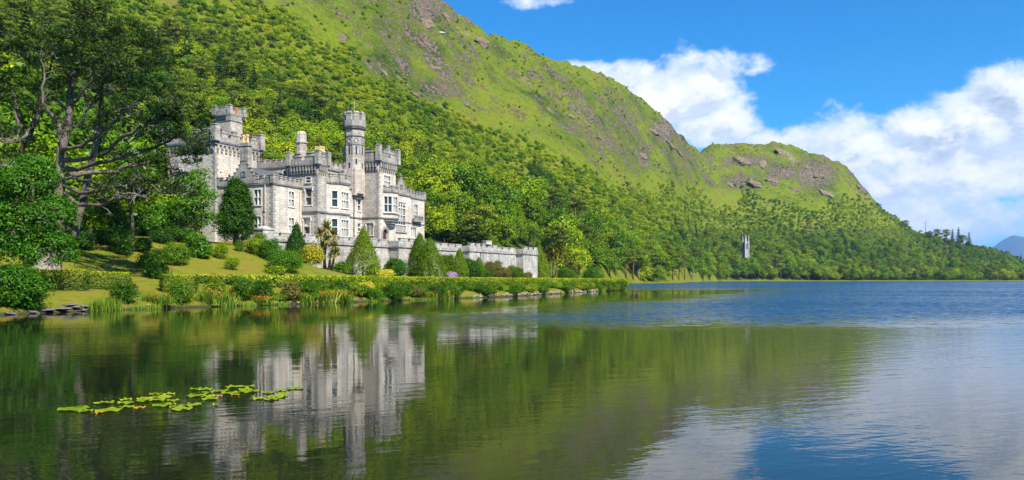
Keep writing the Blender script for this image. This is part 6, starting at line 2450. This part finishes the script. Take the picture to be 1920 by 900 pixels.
SL = [(62, 588, 34, 7, 'dark slab at the left end of the stone ledge by the leafy bush'), (88, 586, 36, 6, 'slab under the middle of the stone ledge'), (110, 583, 44, 6, 'broad flat slab of the stone ledge'),
      (136, 580, 40, 6, 'upper right slab of the stone ledge'), (128, 573, 40, 5, 'topmost pale slab of the stone ledge'), (152, 577, 30, 6, 'right end slab of the stone ledge by the reeds'), (20, 593, 40, 5, 'low slab at the bottom left under the leafy bush'),
      (150, 586, 30, 5, 'lowest wet slab of the stone ledge')]
r5 = random.Random(3)
M['ledge'] = plain('shore_stone', (.115, .10, .09), 0.85, 0.25, 0.45, 2.5)
LEDGE = []
for s in (31, 32, 33):
    me = rock_mesh(s, .8)
    me.materials[0] = M['ledge']
    LEDGE.append(me)
for i, (px, b, w, h, lab) in enumerate(SL):
    p = hit(px, b)
    k = p.y / F
    o = link('stone_slab', LEDGE[i % 3], None, (p.x, p.y, max(.05, p.z) + h * k * .15), r5.uniform(-.3, .3), (w * k * .55, w * k * .42, h * k * .75))
    tag(o, lab, 'stone', 'flat stones of the ledge at the water edge')
M['bank_stone'] = plain('pale_bank_stone', (.24, .205, .18), 0.9, 0.15, 0.4, 2.0)
BANKST = []
for s in (41, 42, 43):
    me = rock_mesh(s, .8)
    me.materials[0] = M['bank_stone']
    BANKST.append(me)
n_ = 0
for px in list(range(250, 330, 13)) + list(range(500, 560, 14)) + list(range(640, 672, 10)) + list(range(890, 1130, 7)):
    b = float(np.interp(px, [250, 330, 440, 560, 660, 760, 860, 960, 1060, 1130], [579, 576, 574, 569, 566, 562, 559, 555, 549.5, 546.5]))
    for lev in range(2 if px > 880 else 1):
        q = px + r5.uniform(-4, 4)
        p = hit(q, b - .4 - lev * r5.uniform(1.6, 2.6))
        k = p.y / F
        w = r5.uniform(5, 9)
        o = link('bank_stone', BANKST[n_ % 3], None, (p.x, p.y, max(.02, p.z) + .05), r5.uniform(0, 6.28), (w * k * .6, w * k * .5, w * k * .36))
        where = 'left of the short square hedge' if px < 340 else 'below the olive bush' if px < 570 else 'right of the dense orange flowers' if px < 680 else 'under the right half of the long hedge'
        tag(o, f'small pale stone in the shore bank {where}', 'stone', f'pale stones of the shore bank {where}')
        n_ += 1

# ------------------------------------------------------------------ water lilies
PADS = [(195, 290, 170), (265, 303, 115), (345, 315, 70, 1), (410, 300, 150), (360, 255, 80), (415, 252, 80), (515, 232, 85), (515, 253, 100), (520, 280, 100), (600, 285, 80, 1), (630, 240, 120),
        (625, 229, 80), (700, 198, 85), (785, 198, 85), (735, 218, 130), (720, 234, 90), (810, 240, 85), (740, 270, 110), (795, 262, 70), (835, 278, 80), (865, 292, 130), (930, 266, 125),
        (955, 168, 80), (1010, 170, 110), (1020, 190, 80), (950, 208, 130), (1030, 213, 110), (1035, 228, 110), (1100, 212, 40, 1), (1070, 265, 40), (1110, 178, 120), (1180, 153, 85), (1270, 153, 95),
        (1165, 193, 110), (1260, 170, 90), (1280, 182, 110), (1330, 225, 80), (1400, 188, 80), (1420, 230, 100), (1455, 215, 100), (1480, 172, 70), (1490, 195, 80), (1485, 207, 70), (1570, 161, 95), (1200, 203, 60, 1)]


def pad_mesh(seed, mat):
    r_ = np.random.default_rng(seed)
    n = 26
    a = np.linspace(.12, 2 * math.pi - .12, n) + seed
    rad = 1 + r_.normal(0, .02, n) + .05 * np.cos(3 * a + seed)
    ph = r_.uniform(0, 6, 2)
    rim = np.stack([rad * np.cos(a), rad * np.sin(a) * .92, .020 + .022 * np.cos(4 * a + ph[0]) + .018 * np.cos(7 * a + ph[1])], 1)
    mid = rim * np.array([.55, .55, .3]) + np.array([0, 0, .012])
    cen = np.array([[.06 * math.cos(seed), .06 * math.sin(seed), .016]])
    V = np.vstack([cen, mid, rim])
    F4 = [(1 + i, 1 + n + i, 2 + n + i, 2 + i) for i in range(n - 1)]
    me = bpy.data.meshes.new('lily_pad')
    me.from_pydata(V.tolist(), [], F4 + [(0, 1 + i, 2 + i) for i in range(n - 1)])
    at_ = me.attributes.new('tint', 'FLOAT', 'POINT')
    at_.data.foreach_set('value', np.clip(.5 + .3 * np.concatenate([[0], np.zeros(n), np.ones(n)]) + r_.normal(0, .08, 2 * n + 1), 0, 1).astype(np.float32))
    me.materials.append(M[mat])
    me.polygons.foreach_set('use_smooth', np.ones(len(me.polygons), dtype=bool))
    return me


PM = [pad_mesh(s, 'lily') for s in range(5)]
PO = [pad_mesh(s, 'lily_orange') for s in (7, 8)]
pads = []
for i, q in enumerate(PADS):
    px, py, w = 80 + q[0] / 3.31, 680 + q[1] / 3.31, q[2] / 3.31
    D = EYE * F / (py - HY)
    r_ = w * D / F * .5 * r5.uniform(.82, 1.15)
    pads.append((px, D, q, i, r_))
zones = {}
for px, D, q, i, r_ in pads:
    zn = 'left raft' if px < 268 else 'middle raft' if px < 378 else 'right raft' if px < 482 else 'rightmost raft'
    zones.setdefault((zn, len(q) > 3), []).append((px, D, q, i, r_))
for (zn, old), its in zones.items():
    its.sort()
    for j, (px, D, q, i, r_) in enumerate(its):
        yaw = r5.uniform(0, 6.28)
        o = link('lily_pad', (PO if old else PM)[i % (2 if old else 5)], None, ((px - 960) / F * D, D, .012 + .0012 * (i % 6)), yaw, (r_, r_, .55))
        col = 'withered orange lily pad' if old else 'yellow green lily pad'
        lab = f'{ORD[j + 1]} {col} from the left in the {zn} of water lilies' if len(its) > 1 else f'only {col} in the {zn} of water lilies'
        tag(o, lab, 'lily pad', 'lily pads floating on the lake')
